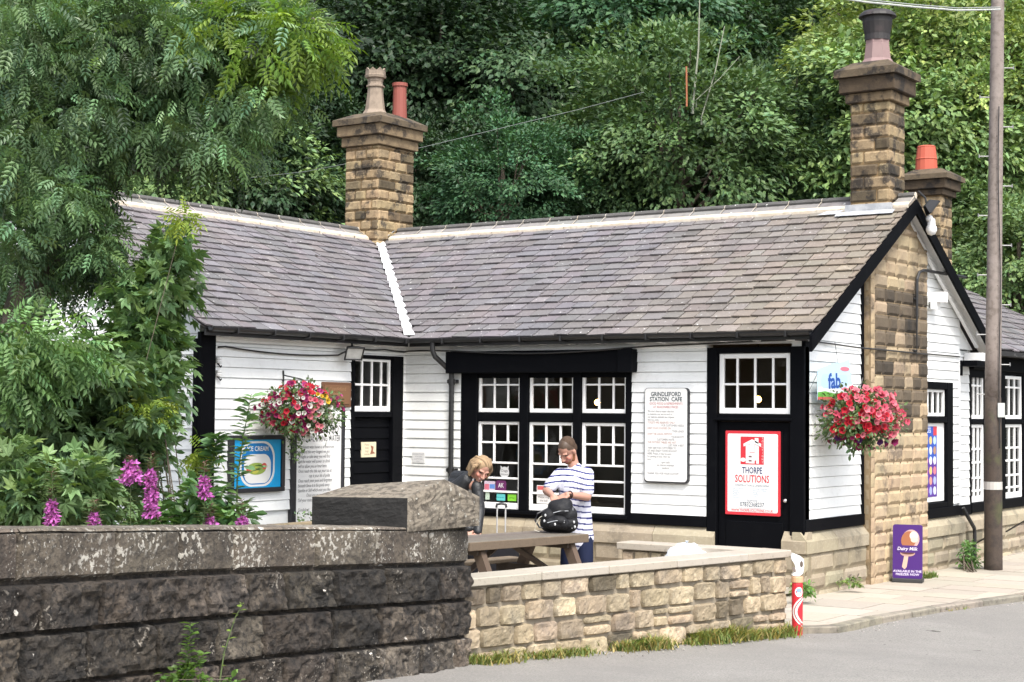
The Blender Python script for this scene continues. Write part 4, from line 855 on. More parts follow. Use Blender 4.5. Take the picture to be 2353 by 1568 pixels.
m=MB(); m.tube([FG([(u0+.55*wd,.12,2.93)])[0],FBn([(u0+.55*wd,.0,bq[4][1])])[0]],.004,5,BK); m.tube([FG([(.06,.04,2.30)])[0],FBn([(u0+.02,0,bq[5][1]-.02)])[0]],.003,5,BK); obj('wire',m,paint,HB_)
# floodlights
def flood(name,c,tgt,size,lab):
    T_=thing(name,lab,'floodlight',c); c=np.array(c,float); d=np.array(tgt,float); d/=np.linalg.norm(d); x=np.cross(d,[0,0,1.]); x/=np.linalg.norm(x); y=np.cross(x,d)
    F=lambda p:c+np.asarray(p)[:,:1]*x+np.asarray(p)[:,1:2]*d+np.asarray(p)[:,2:]*y; s=size
    m=MB(); V=F(np.array([(-s*.6,-.10,-s*.4),(s*.6,-.10,-s*.4),(s*.6,-.10,s*.4),(-s*.6,-.10,s*.4),(-s,0,-s*.8),(s,0,-s*.8),(s,0,s*.8),(-s,0,s*.8)])); m.add(V,[(0,1,2,3),(0,1,5,4),(1,2,6,5),(2,3,7,6),(3,0,4,7)])
    for a,b_ in (((-s,0,-s*.8),(s,.02,-s*.66)),((-s,0,s*.66),(s,.02,s*.8)),((-s,0,-s*.8),(-s*.86,.02,s*.8)),((s*.86,0,-s*.8),(s,.02,s*.8))): m.bbox(F,a,b_,.003)
    obj('housing',m,blackiron,T_)
    m=MB(); m.add(F(np.array([(-s*.9,.004,-s*.7),(s*.9,.004,-s*.7),(s*.9,.004,s*.7),(-s*.9,.004,s*.7)])),[(0,1,2,3)]); obj('lens',m,mat('lamp_lens',(.55,.56,.55),.25,noise=[(6,.4,.7,(.3,.3,.3),.6)]),T_)
    m=MB(); m.tube([c-d*.1,c-d*.12+np.array([0,0,.06]),c-d*.24+np.array([0,0,.08])],.014,6); obj('bracket',m,blackiron,T_); return T_
flood('floodlight',FB([(-1.42,.26,2.80)])[0],(.75,-.45,-.6),.125,'black floodlight under the eaves beside the side door')
flood('floodlight',(6.42,3.16,4.82),(.55,.35,-.5),.13,'black floodlight at the very top of the gable')
m=MB(); c=np.array([6.36,3.28,4.60]); m.lathe(c,[(.02,.10),(.05,.08),(.055,.0),(.07,-.02),(.075,-.07),(.05,-.12),(.0,-.14)],12,WH); m.sphere(c+[-.02,-.02,.09],.05,WH); tag(obj('security_lamp',m,paint,smooth=True),'small white lamp just below the gable apex floodlight','lamp')
# insulators
for i,z in enumerate((2.64,2.48)):
    c=FB([(-3.70,.05,z)])[0]; T_=thing('insulator',('upper' if i==0 else 'lower')+' white porcelain insulator on the black corner post','insulator',c,'porcelain insulators on the corner post')
    m=MB(); m.lathe(c,[(.0,.05),(.035,.045),(.04,.02),(.03,.01),(.042,-.005),(.04,-.03),(.0,-.035)],12,WH); obj('knob',m,paint,T_)
    m=MB(); m.tube([c+[-.05,0,-.02],c+[0,0,-.05],c+[0,.03,-.08],c+[.0,.045,-.06]],.008,6,BK); obj('hook',m,paint,T_)
# cable under the eaves and pipes
m=MB(); pts=[FB([(-3.74,.07,2.80)])[0]]
for u in np.linspace(-3.6,-1.5,12): pts.append(FB([(u,.055,2.755+.05*((u+2.3)/1.2)**2)])[0])
pts+= [FB([(u,.055,2.875+.008*math.sin(u*9))])[0] for u in np.linspace(-1.2,-.1,6)]
pts+= [FA([(u,.06,2.875+.006*math.sin(u*5))])[0] for u in np.linspace(.1,.8,4)]+[FA([(u,.20,2.875-.06*math.sin((u-.8)/3*math.pi))])[0] for u in np.linspace(1,3.6,8)]+[FA([(u,.06,2.885+.05*(u-3.8)/2)])[0] for u in np.linspace(3.9,5.9,6)]
pts+= [FG([(u,.05,2.93)])[0] for u in (.02,)]+[FG([(u,.05,2.93-.02*u)])[0] for u in np.linspace(.3,1.6,4)]+[FG([(1.85,PD+.03,2.89)])[0],FG([(3.7,PD+.03,2.88)])[0]]+[FG([(u,.04,2.90)])[0] for u in (3.95,4.6,5.25)]
m.tube(pts,.011,6); tag(obj('electric_cable',m,blackiron),'black cable running under the eaves along all the walls','cable')
m=MB(); m.tube([FG([(5.25,.13,4.05)])[0],FG([(3.50,.17,4.02)])[0],FG([(3.33,.17,3.98)])[0],FG([(3.25,.17,3.88)])[0],FG([(3.24,.17,3.7)])[0],FG([(3.24,.17,2.62)])[0]],.022,8)
for z in (2.9,3.6): m.bbox(FG,(3.2,.10,z),(3.28,.16,z+.03))
tag(obj('bent_pipe',m,blackiron),'thin black pipe bent like a hook on the stone gable pier','pipe')
# lamps seen through the windows
for (x,y,dy,lab) in ((1373,925,.9,'small glowing bulb behind the right cafe window'),(1742,918,.9,'small glowing bulb behind the window over the main door')):
    c=onp(x,y,1,dy); T_=thing('light_bulb',lab,'lamp',c,None)
    m=MB(); m.sphere(c,.042,n=12,m=8); obj('bulb',m,mat('lit_bulb',(1,.7,.3),.5,emit=((1,.55,.14),9)),T_)
    m=MB(); m.tube([c+[0,0,.05],c+[0,0,2.96-c[2]]],.006,5); m.lathe(c+np.array([0,0,.045]),[(.02,0),(.025,.06),(.008,.07)],10); obj('flex',m,blackiron,T_)
# ---------------------------------------------------------------- pole and overhead wires
tp=thing('telegraph_pole','tall weathered grey wooden pole with metal climbing pegs','pole',(6.66,4.85,-.15))
pm=mat('weathered_pole',(.27,.225,.20),.85,noise=[(14,.45,.65,(.15,.12,.10),.7),(3,.5,.7,(.36,.31,.28),.5)],spots=[(18,.70,.73,(.09,.06,.05))],bump=[(30,.6,.01)])
pm2=mat('creosoted_pole_foot',(.085,.06,.045),.8,noise=[(10,.45,.65,(.04,.03,.025),.7),(1.6,.55,.7,(.10,.13,.03),.5)],bump=[(30,.6,.01)])
m=MB(); zz=[2.3,3,4,5,6,7,8,9,10.5]; m.tube([(6.66+(z-2.3)*.013,4.85+(z-2.3)*.009,z) for i,z in enumerate(zz)],np.linspace(.112,.084,len(zz)),16,jit=.02); obj('shaft',m,pm,tp,smooth=True)
m=MB(); m.tube([(6.66,4.85,z) for z in (-.2,0,.8,1.6,2.31)],[.130,.128,.123,.118,.113],16,jit=.02); obj('foot',m,pm2,tp,smooth=True,label='dark creosoted foot with a green mossy side')
sdv=np.array([rt[0],rt[1],0]); 
for i in range(12):
    z=2.35+i*.42; s_=1 if i%2 else -1; m=MB(); a=np.array([6.66+(z-2.3)*.013,4.85+(z-2.3)*.009,z]); 
    m.tube([a+sdv*s_*.10,a+sdv*s_*.235],.009,6); m.tube([a+sdv*s_*.235+[0,0,-.02],a+sdv*s_*.235+[0,0,.03]],.010,6); obj('climbing_peg',m,mat('galvanised',(.22,.22,.22),.5,metal=.6),tp)
m=MB(); a=np.array([6.66,4.85,0]); f3=-np.array([fw[0],fw[1],0]); tu=[a+f3*.13+sdv*.06+[0,0,z]+sdv*.012*math.sin(z*2) for z in np.linspace(1.6,6.4,24)]; m.tube(tu,.008,5); obj('earth_wire',m,blackiron,tp)
m=MB(); c=a+f3*.12+[0,0,2.03]; m.bbox(FR(c,tuple(rt[:2])+(0,),tuple(f3)),(.03,0,0),(.13,.02,.2),.004,(.5,.52,.5)); obj('number_plate',m,paint,tp)
m=MB(); m.tube([a+[0,0,1.02],a+[0,0,1.13]],[.127,.126],16,(.48,.46,.43)); obj('tin_band',m,paint,tp)
m=MB(); P_=[at(2298,22,23.2),at(2200,24,22.6),at(2100,16,22.0),at(1990,5,21.4),at(1900,-8,20.8),at(1700,-50,19.6),at(1000,-200,17.5),at(0,-400,16)]
m.tube(P_,.012,6,(.5,.52,.5)); m.tube([p_+np.array([0,0,.03]) for p_ in P_],.008,6,(.3,.32,.3)); tag(obj('overhead_cable',m,paint),'pale overhead cable running from the top of the pole to upper left','cable')
m=MB(); P_=[at(440,432,31),at(565,410,31),at(700,395,31),at(800,376,31),at(975,338,31.2),at(1180,288,31.5),at(1330,252,32),at(1480,212,32.6)]; m.tube(P_,.006,5,(.12,.14,.13)); tag(obj('overhead_cable',m,paint),'thin grey wire crossing the dark trees behind the stone chimney','cable')
m=MB(); P_=[at(2420,1165,22),at(2353,1198,22.2),at(2312,1222,23)]; m.tube(P_,.012,5,BK); P_=[at(2272,1232,23.4),at(2240,1250,23.8),at(2222,1262,24)]; m.tube(P_,.012,5,BK); tag(obj('stay_wire',m,paint),'slack black line hanging from the foot of the pole','cable')
# ---------------------------------------------------------------- foliage
def unit(v): return v/(np.linalg.norm(v,axis=-1,keepdims=True)+1e-9)
def leaf_t(kind):
    """template: verts (tip along +x, blade in xy, normal +z), faces"""
    if kind=='kite': return np.array([(0,0,0),(.45,.28,.05),(1,0,-.06),(.45,-.28,.05)]),np.array([(0,1,2,3)])
    if kind=='oval': return np.array([(0,0,0),(.25,.22,.05),(.62,.26,.05),(1,0,-.10),(.62,-.26,.05),(.25,-.22,.05),(.5,0,-.01)]),[(0,6,2,1),(6,3,2),(0,5,4,6),(6,4,3)]
    if kind=='lance': return np.array([(0,0,0),(.4,.11,.02),(1,0,-.1),(.4,-.11,.02)]),np.array([(0,1,2,3)])
    V=[];Fc=[]
    def lf(p,a,l,w,dz=0):
        c,s_=math.cos(a),math.sin(a); b=len(V)
        for x,y,z in ((0,0,0),(.45*l,w,.03),(l,0,-.05*l/.3),(.45*l,-w,.03)): V.append((p[0]+x*c-y*s_,p[1]+x*s_+y*c,p[2]+z*.6+dz*x))
        Fc.append((b,b+1,b+2,b+3))
    if kind=='pinnate':
        for i in range(4):
            x=.18+i*.2; z=-.16*x*x
            for s_ in (1,-1): lf((x,0,z),s_*1.0,.36-.03*abs(i-1.5),.075,-.35)
        lf((.92,0,-.14),0,.34,.07,-.4)
    if kind=='palmate':
        for a,l,w in ((0,.95,.20),(.75,.78,.18),(-.75,.78,.18),(1.6,.5,.14),(-1.6,.5,.14)): lf((.0,0,0),a,l,w,-.12)
    return np.array(V),np.array(Fc)
def leaves(mb,pos,tip,nrm,size,kind,tint):
    T,Fc=leaf_t(kind); n=len(pos); tip=unit(tip); y=unit(np.cross(nrm,tip)); z=np.cross(tip,y); size=np.broadcast_to(size,(n,))[:,None,None]
    V=pos[:,None,:]+size*(T[None,:,0:1]*tip[:,None,:]+T[None,:,1:2]*y[:,None,:]+T[None,:,2:3]*z[:,None,:])
    m=len(T)
    if isinstance(Fc,np.ndarray):
        Fa=(Fc[None]+np.arange(n)[:,None,None]*m).reshape(-1,Fc.shape[1])
    else: Fa=[tuple(i+k*m for i in f) for k in range(n) for f in Fc]
    tint=np.broadcast_to(tint,(n,3)); mb.add(V.reshape(-1,3),Fa,np.repeat(tint,m,0))
def spray(mb,C,D,rad,flat_,n,size,kind,rg,droop=.35,var=.22,base=(1,1,1),upb=.9):
    """n leaves in each spray centred at C with outward direction D"""
    k=len(C); N=k*n; c=np.repeat(C,n,0); d=np.repeat(D,n,0)
    off=rg.normal(size=(N,3)); off=unit(off)*(rg.random((N,1))**.5); off*=np.repeat(np.broadcast_to(rad,(k,)),n)[:,None]
    along=(off*d).sum(1,keepdims=True)*d; nb=np.broadcast_to(np.array([0,0,1.]),(N,3)); nn_=unit(nb*upb+d*.6); off=off-(off*nn_).sum(1,keepdims=True)*nn_*(1-flat_)
    P=c+off+along*.35; P[:,2]-=droop*np.linalg.norm(off,axis=1)*.5
    tip=unit(unit(off+1e-6)*.6+d*.7+rg.normal(size=(N,3))*.35+np.array([0,0,-droop])); nr=unit(nn_+rg.normal(size=(N,3))*.38)
    ct_=np.repeat(1+rg.normal(size=(k,1))*var*.6,n,0); t=np.array(base)*ct_*(1+rg.normal(size=(N,1))*var*.5); yl=rg.normal(size=(N,1))*.06; t=np.clip(t*np.concatenate([1+yl*1.5,1+yl*.4,1-yl],1),.25,2.2)
    leaves(mb,P,tip,nr,size*(1+rg.uniform(-.3,.3,N)),kind,t)
def crown_pts(k,rx,ry,rz_,rg,low=-.75,bump=.28,inner=.55):
    v=[]
    while len(v)<k:
        u=unit(rg.normal(size=3)); 
        if u[2]<low: continue
        v.append(u)
    v=np.array(v); b=1+bump*(np.sin(v[:,0]*5+rg.random()*6)*np.sin(v[:,1]*5+rg.random()*6)+.6*np.sin(v[:,2]*7+v[:,0]*3+rg.random()*6))
    r_=(inner+(1-inner)*rg.random(k)**.45)*b; return v*r_[:,None]*np.array([rx,ry,rz_]),v
def treemesh(seed,rx,rz_,k,n,size,kind,rad,flat_,droop,base,lm,H,inner=.5,low=-.75):
    rg=np.random.default_rng(seed); mb=MB(); P,D=crown_pts(k,rx,rx,rz_,rg,inner=inner,low=low); P=P+np.array([0,0,H])
    spray(mb,P,D,rad,flat_,n,size,kind,rg,droop,.25,base)
    tk=MB(); tk.tube([(0,0,-1.5),(.05,.03,H*.35),(-.05,.05,H*.75),(0,0,H+rz_*.4)],[.19,.15,.10,.04],8,jit=.08)
    for i in range(16):
        e=P[rg.integers(len(P))]; s0=np.array([0,0,H*(.35+.6*rg.random())]); mid=(s0+e)/2+np.array([0,0,-.25]); tk.tube([s0,mid,e],[.06,.035,.012],5)
    a=obj('crown',mb,lm,None,loc=(0,0,0)); b_=obj('trunk',tk,bark,None,loc=(0,0,0)); ma,mbk=a.data,b_.data; bpy.data.objects.remove(a); bpy.data.objects.remove(b_); return ma,mbk
lf_hill=leafm('woodland_leaf',(.085,.15,.055),.22,.5,.4,objcol=True)
TM=[treemesh(1,2.6,2.6,300,70,.17,'kite',.60,.28,.45,(1,1,1),lf_hill,4.2),
    treemesh(2,2.9,2.2,230,105,.18,'kite',.85,.12,.5,(1,1,1),lf_hill,4.6),
    treemesh(3,2.3,3.0,400,62,.14,'kite',.42,.55,.3,(1,1,1),lf_hill,4.4),
    treemesh(4,2.8,2.4,330,70,.15,'kite',.5,.40,.2,(1,1,1),lf_hill,3.6)]
DK=(.30,.36,.42);MD=(.55,.60,.68);LT=(1.8,1.6,1.6);YL=(4.0,2.9,2.6);BG=(.62,.85,1.0);GR=(.75,.78,.95)  # tree tones: multipliers on the woodland leaf colour
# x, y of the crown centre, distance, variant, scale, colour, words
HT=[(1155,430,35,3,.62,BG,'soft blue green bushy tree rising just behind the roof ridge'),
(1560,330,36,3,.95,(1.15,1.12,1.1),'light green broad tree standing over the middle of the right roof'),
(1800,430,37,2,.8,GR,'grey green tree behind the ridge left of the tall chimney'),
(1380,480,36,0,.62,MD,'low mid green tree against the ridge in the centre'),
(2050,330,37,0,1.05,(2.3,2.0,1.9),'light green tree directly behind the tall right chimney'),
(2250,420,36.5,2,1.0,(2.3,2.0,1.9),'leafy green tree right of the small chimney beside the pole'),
(2150,90,38,3,1.0,YL,'bright yellow green tree at upper right behind the cowl'),
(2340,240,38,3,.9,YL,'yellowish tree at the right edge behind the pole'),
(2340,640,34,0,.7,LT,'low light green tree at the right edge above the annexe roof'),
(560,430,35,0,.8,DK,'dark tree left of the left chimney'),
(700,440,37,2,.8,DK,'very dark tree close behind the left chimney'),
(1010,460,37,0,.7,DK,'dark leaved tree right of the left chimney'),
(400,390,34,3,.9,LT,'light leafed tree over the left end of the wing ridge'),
(820,170,41,1,1.05,DK,'dark tree behind the left chimney pots'),
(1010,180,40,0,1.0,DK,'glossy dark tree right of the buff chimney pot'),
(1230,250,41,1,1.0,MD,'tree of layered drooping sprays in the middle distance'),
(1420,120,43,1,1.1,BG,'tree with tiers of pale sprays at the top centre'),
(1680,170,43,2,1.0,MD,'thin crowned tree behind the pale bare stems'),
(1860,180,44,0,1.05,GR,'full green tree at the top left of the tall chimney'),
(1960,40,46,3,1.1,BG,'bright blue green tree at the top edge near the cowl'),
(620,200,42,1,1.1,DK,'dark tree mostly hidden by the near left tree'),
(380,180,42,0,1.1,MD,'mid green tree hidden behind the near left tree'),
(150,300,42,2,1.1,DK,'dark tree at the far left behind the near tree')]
def hz(p): return float(hill(np.array([p[0]]),np.array([p[1]]))[0])-.3
HN={0:4.2,1:4.6,2:4.4,3:3.6}
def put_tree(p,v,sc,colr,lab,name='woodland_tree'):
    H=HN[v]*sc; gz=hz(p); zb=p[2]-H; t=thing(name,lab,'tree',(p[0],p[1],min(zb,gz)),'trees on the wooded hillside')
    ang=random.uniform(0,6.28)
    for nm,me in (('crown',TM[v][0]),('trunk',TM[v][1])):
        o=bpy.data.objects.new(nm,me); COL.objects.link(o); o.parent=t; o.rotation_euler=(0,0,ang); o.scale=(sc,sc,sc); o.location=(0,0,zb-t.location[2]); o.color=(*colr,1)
        if nm=='trunk' and zb>gz+.5: # reach the slope
            o.scale=(sc,sc,sc*1.0)
    if zb>gz+.8:
        m=MB(); m.tube([(p[0],p[1],gz-.3),(p[0]+.05,p[1],(gz+zb)/2),(p[0],p[1],zb+.3)],[.24*sc,.2*sc,.17*sc],8); obj('trunk_base',m,bark,t)
    return t
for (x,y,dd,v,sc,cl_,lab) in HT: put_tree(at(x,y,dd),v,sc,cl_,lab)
words=['far back','upper','deep']
rb=np.random.default_rng(77); kk=0
for dep,y0,stp in ((48,330,300),(54,90,300),(58,-60,330)):
    for oi_,x in enumerate(np.arange(-1500,3700,stp)):
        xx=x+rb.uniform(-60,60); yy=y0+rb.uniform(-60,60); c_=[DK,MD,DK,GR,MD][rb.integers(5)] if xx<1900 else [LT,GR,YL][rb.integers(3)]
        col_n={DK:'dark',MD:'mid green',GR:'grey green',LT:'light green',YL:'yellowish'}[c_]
        rown=['lowest','second','highest'][[48,54,58].index(dep)]; pos_=['first','second','third','fourth','fifth','sixth','seventh','eighth','ninth','tenth','eleventh','twelfth','thirteenth','fourteenth','fifteenth','sixteenth','seventeenth','eighteenth','nineteenth'][oi_]
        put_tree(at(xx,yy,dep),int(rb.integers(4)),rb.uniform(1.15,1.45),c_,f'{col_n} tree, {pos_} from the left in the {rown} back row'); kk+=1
# bare pale stems and the orange marker post on the hill
for i,(x0,y0,x1,y1,r_) in enumerate(((1592,215,1608,-20,.022),(1612,240,1665,60,.016),(1600,200,1700,130,.010))):
    a=at(x0,y0+30,33.6);b_=at(x1,y1,33.9); m=MB(); m.tube([a+[0,0,-.15],a,(a+b_)/2+[.05,0,0],b_],[r_*1.2,r_,r_*.8,r_*.5],6)
    tag(obj('bare_stem',m,mat('pale_bark',(.19,.20,.15),.8)),['tall upright pale bare stem above the light green tree','leaning pale bare stem right of the tall upright one','thin slanting twig stem between the pale bare stems'][i],'sapling',)
m=MB(); a=at(1578,222,32.6);b_=at(1577,153,32.6); m.tube([a+[0,0,-.2],a,b_],.018,6,(.36,.12,.05)); tag(obj('marker_post',m,paint),'thin rusty orange post among the trees over the roof','post')
# ---- near tree at the left
lf_ash=leafm('ash_leaf',(.12,.205,.085),.3,.42,.5); lf_syc=leafm('sycamore_leaf',(.125,.205,.09),.28,.42,.45); lf_lime=leafm('lime_leaf',(.20,.27,.045),.4,.45,.4)
AT=thing('ash_tree','large near ash tree with drooping feathery leaves filling the upper left','tree',(1.2,-8.2,.3))
def px_sprays(lst,dep,rg,k,R_,jd):
    """(x,y,rx,ry) lobes in the picture turned into world points around distance dep"""
    P=[];D=[]
    for (x,y,rx,ry,w) in lst:
        m=int(k*w)
        for _ in range(m):
            u=unit(rg.normal(size=3)); r_=.35+.65*rg.random()**.5; dp=dep+u[2]*r_*jd; P.append(at(x+u[0]*rx*r_,y-u[1]*ry*r_,dp)); D.append(unit(rt*u[0]+upv*u[1]*.6-fw*(-u[2])*-1))
    return np.array(P),np.array(D)
rg=np.random.default_rng(5)
ash=[(60,60,190,150,1.0),(200,230,150,150,1.0),(60,330,150,120,.8),(260,80,160,130,.9),(420,70,170,110,1.0),(600,60,110,75,.6),(690,75,50,50,.22),(480,220,120,110,.75),(510,310,65,60,.35),(350,290,95,75,.6),(150,450,75,90,.5),(225,575,35,60,.2),(40,560,60,150,.35),(610,215,70,40,.2),(120,640,50,60,.15)]
P,D=px_sprays(ash,16.3,rg,115,1,1.5)
cm=MB(); spray(cm,P,D,.25,.35,19,.175,'pinnate',rg,.6,.5,(1.0,1.0,1.05),.7)
obj('crown',cm,lf_ash,AT)
yl=MB(); P2,D2=px_sprays([(675,80,75,50,1),(540,60,90,40,.6),(590,100,80,40,.5)],15.6,rg,34,1,.7); spray(yl,P2,D2,.3,.45,12,.24,'pinnate',rg,.7,.25,(.85,1,1)); obj('crown_tip',yl,lf_lime,AT,label='yellow green leaves at the tip of the long right bough')
tk=MB(); Pt=lambda x,y,d_=16.4: at(x,y,d_)
tk.tube([(1.2,-8.2,-.3),(1.15,-8.1,1.5),Pt(90,620),Pt(130,480),Pt(210,340),Pt(300,180),Pt(420,60),Pt(520,-60)],[.24,.21,.19,.17,.14,.11,.08,.05],10,jit=.06)
for pts_,r_ in (([(150,430),(260,400),(380,385),(440,390),(500,360)],.06),([(300,180),(430,150),(470,160),(560,130),(700,80)],.07),([(330,160),(440,190),(500,260),(540,330)],.045),([(130,500),(60,400),(20,250),(-20,100)],.08),([(210,340),(180,200),(200,60),(240,-40)],.07),([(420,60),(560,30),(700,40),(770,60)],.04),([(360,400),(380,300),(440,240)],.03),([(110,560),(200,590),(260,640)],.04)):
    n_=len(pts_); tk.tube([Pt(x,y,16.4-.25*math.sin(i)) for i,(x,y) in enumerate(pts_)],np.linspace(r_,.015,n_),6,jit=.05)
obj('trunk',tk,bark,AT,smooth=True)
# ---- sycamore and mixed shrubs at lower left
def bush(name,lab,cat,base,lobes,dep,jd,k,kind,n,size,rad,lm,seed,tint=(1,1,1),stems=(),droop=.4,flat_=.4,sn=9):
    rg=np.random.default_rng(seed); T_=thing(name,lab,cat,base); P,D=px_sprays(lobes,dep,rg,k,1,jd); m=MB(); spray(m,P,D,rad,flat_,n,size,kind,rg,droop,.26,tint); obj('foliage',m,lm,T_)
    m=MB(); b=np.array(base,float)
    m.tube([P[0],P[0]*.5+P[-1]*.5,P[-1]],.004,4)
    for i in range(min(sn,len(P))):
        e=P[rg.integers(len(P))]; m.tube([b+[rg.uniform(-.1,.1),rg.uniform(-.1,.1),0],b*.6+e*.4-fw*-.25+[rg.uniform(-.1,.1),rg.uniform(-.1,.1),.1],e-fw*-.12],[.010,.007,.003],5)
    for s_ in stems: m.tube(s_[0],s_[1],5)
    obj('stems',m,bark,T_); return T_
bush('sycamore_sapling','big green sycamore bush with lobed leaves spilling over the dark wall','bush',(4.3,-9.6,.4),[(140,1000,150,100,1),(60,1070,100,80,.7),(250,1030,80,70,.6),(250,880,95,90,.8),(90,880,90,65,.5),(330,970,50,80,.4),(40,1010,70,110,.4),(90,1130,100,35,.4)],15.2,.9,80,'palmate',15,.125,.23,lf_syc,31,sn=3)
bush('sycamore_sapling','tall sycamore sapling climbing against the slate roof edge','bush',(3.0,-8.2,.4),[(375,640,55,80,.7),(330,770,65,80,.8),(400,560,22,45,.15),(370,830,45,60,.4),(280,790,60,50,.3),(290,665,60,60,.35)],15.6,.6,66,'palmate',13,.12,.20,lf_syc,32,(1.05,1.1,.9),sn=4)
bush('young_ash','young ash shoot with feathery leaves at the left edge','bush',(3.9,-10.6,.4),[(20,850,60,60,1),(120,800,70,50,.7),(60,760,40,50,.4)],13.6,.6,30,'pinnate',9,.22,.22,lf_ash,33,(1.2,1.25,1.1),sn=0)
bush('sycamore_sapling','low mass of sycamore leaves just above the dark wall at far left','bush',(5.0,-10.4,.4),[(60,1150,80,50,1),(180,1110,80,60,.7),(20,1080,60,70,.7),(130,1180,120,25,.5)],13.2,.5,60,'palmate',14,.115,.2,lf_syc,36,(1.1,1.1,1.0),sn=0)
bush('hazel_bush','grey green small leaved bush in front of the wing corner post','bush',(4.0,-8.2,.3),[(370,880,35,55,.5),(350,1030,38,60,.4),(320,1130,50,30,.25)],15.2,.5,45,'oval',16,.10,.22,lf_syc,34,(.95,1.0,1.0))
bush('lime_shoot','small bright yellow green shoot among the sycamore leaves','bush',(3.9,-8.9,.4),[(335,925,34,24,1),(465,1030,18,22,.4),(425,505,22,18,.4)],14.6,.25,12,'pinnate',8,.15,.10,lf_lime,35,(1.1,1.1,1),sn=0)
def stemplant(name,lab,cat,base,pts_,lm,kind,size,step,seed,tint=(1,1,1),r_=.009,grp=None):
    rg=np.random.default_rng(seed); T_=thing(name,lab,cat,base,grp); P=np.array([base]+list(pts_)); n_=40; t=np.linspace(0,1,len(P)); q_=np.linspace(0,1,n_); S_=np.stack([np.interp(q_,t,P[:,i]) for i in range(3)],1)
    m=MB(); m.tube(S_,np.linspace(r_,r_*.3,n_),5); obj('stem',m,mat('green_stem',(.10,.14,.05),.7),T_)
    L_=np.linalg.norm(P[-1]-P[0]); k=int(L_/step); pos=S_[(np.linspace(.25,.99,k)*(n_-1)).astype(int)]; a=np.arange(k)*2.4; tip=np.stack([np.cos(a),np.sin(a),.25+0*a],1); nr=unit(np.stack([0*a,0*a,1+0*a],1)+rg.normal(size=(k,3))*.3)
    m=MB(); leaves(m,pos,tip,nr,size*(1+rg.uniform(-.3,.3,k)),kind,np.array(tint)*(1+rg.uniform(-.2,.2,(k,1)))); obj('leaves',m,lm,T_); return T_,S_
gb=lambda x,dep: (lambda p:(p[0],p[1],.35))(at(x,1250,dep))
stemplant('elder_shoot','pale tall shoot with paired leaves in front of the white boards','plant',gb(545,14.3),[at(545,1100,14.3),at(560,1000,14.3),at(578,905,14.3)],lf_syc,'oval',.12,.025,41,(1.3,1.35,1.3))
stemplant('elder_shoot','leafy elder stem reaching across the blue ice cream sign','plant',gb(500,14.2),[at(510,1130,14.2),at(545,1095,14.2),at(612,1072,14.2)],lf_syc,'oval',.11,.06,42,(.85,.95,1.0))
stemplant('elder_shoot','dark leaved stem leaning on the black corner post','plant',gb(470,14.4),[at(474,1150,14.4),at(488,1050,14.4),at(505,995,14.4)],lf_syc,'oval',.13,.018,43,(.8,.95,.9))
bush('bramble_patch','low tangle of leaves under the ice cream sign behind the wall','bush',gb(500,14.3),[(465,1150,28,40,.6),(450,1190,60,25,.6),(540,1185,30,18,.3),(340,1195,60,20,.5)],14.3,.35,42,'oval',12,.11,.16,lf_syc,44,(.9,1.05,.85))
# rosebay willowherb
MAG=(.62,.17,.56)
def willow(x,ytop,ybot,fl0,fl1,w_,seed,lab,dep=None,x2=None):
    dep=12.2+x*.0014
    rg=np.random.default_rng(seed); b=at(x,1290,dep); b=(b[0],b[1],min(b[2],.7)); x2=x if x2 is None else x2
    T_,S_=stemplant('willowherb',lab,'wildflower',b,[at(x,1230,dep),at((x+x2)/2,(ytop+1230)/2,dep),at(x2,ytop,dep)],mat('willow_leaf',(.09,.13,.05),.6,tint=True,trans=.2),'lance',.09,.011,seed,(1,.95,.9),.006,'rosebay willowherb spikes behind the dark wall')
    k=int((fl1-fl0)*1.7); y=rg.uniform(fl0,fl1,k); c=np.array([at(x2+(x-x2)*max(0,(yy-ytop)/(1230-ytop)),yy,dep) for yy in y]); taper=.45+.55*(y-fl0)/(fl1-fl0)
    a=rg.uniform(0,6.28,k); r_=w_/FPX*dep*taper*rg.uniform(.3,1,k); d=np.stack([np.cos(a),np.sin(a),.2+0*a],1); pos=c+d*r_[:,None]
    m=MB()
    for j in range(4):
        aa=a+j*1.57+.3; tip=unit(np.stack([np.cos(aa)*.8+np.cos(a)*.5,np.sin(aa)*.8+np.sin(a)*.5,np.sin(j*1.57)+.1+0*a],1)); leaves(m,pos,tip,d+rg.normal(size=(k,3))*.4,.040,'kite',np.array(MAG)*(1+rg.uniform(-.3,.3,(k,1))))
    obj('blossom',m,petal,T_)
    yb=rg.uniform(ytop,fl0,26); c=np.array([at(x2,yy,dep) for yy in yb]); a=rg.uniform(0,6.28,26); m=MB(); leaves(m,c,np.stack([np.cos(a),np.sin(a),.5+0*a],1),np.stack([0*a,0*a,1+0*a],1),.05,'lance',(.25,.12,.12)); obj('buds',m,petal,T_)
willow(300,1050,1230,1065,1112,26,51,'widest willowherb with a bushy pink head left of the tall spike')
willow(347,1040,1230,1085,1190,15,52,'tallest pink willowherb spike left of the black corner post')
willow(120,1075,1230,1155,1206,13,53,'pink willowherb with a long bare brown tip at the far left')
willow(470,1060,1230,1100,1145,13,54,'pink willowherb against the black corner post')
willow(216,1150,1230,1185,1210,10,55,'short willowherb just topping the wall by the low window')
willow(484,1160,1230,1192,1212,11,56,'short willowherb at the foot of the corner post')
willow(557,1150,1230,1190,1212,10,57,'small willowherb below the blue ice cream sign')
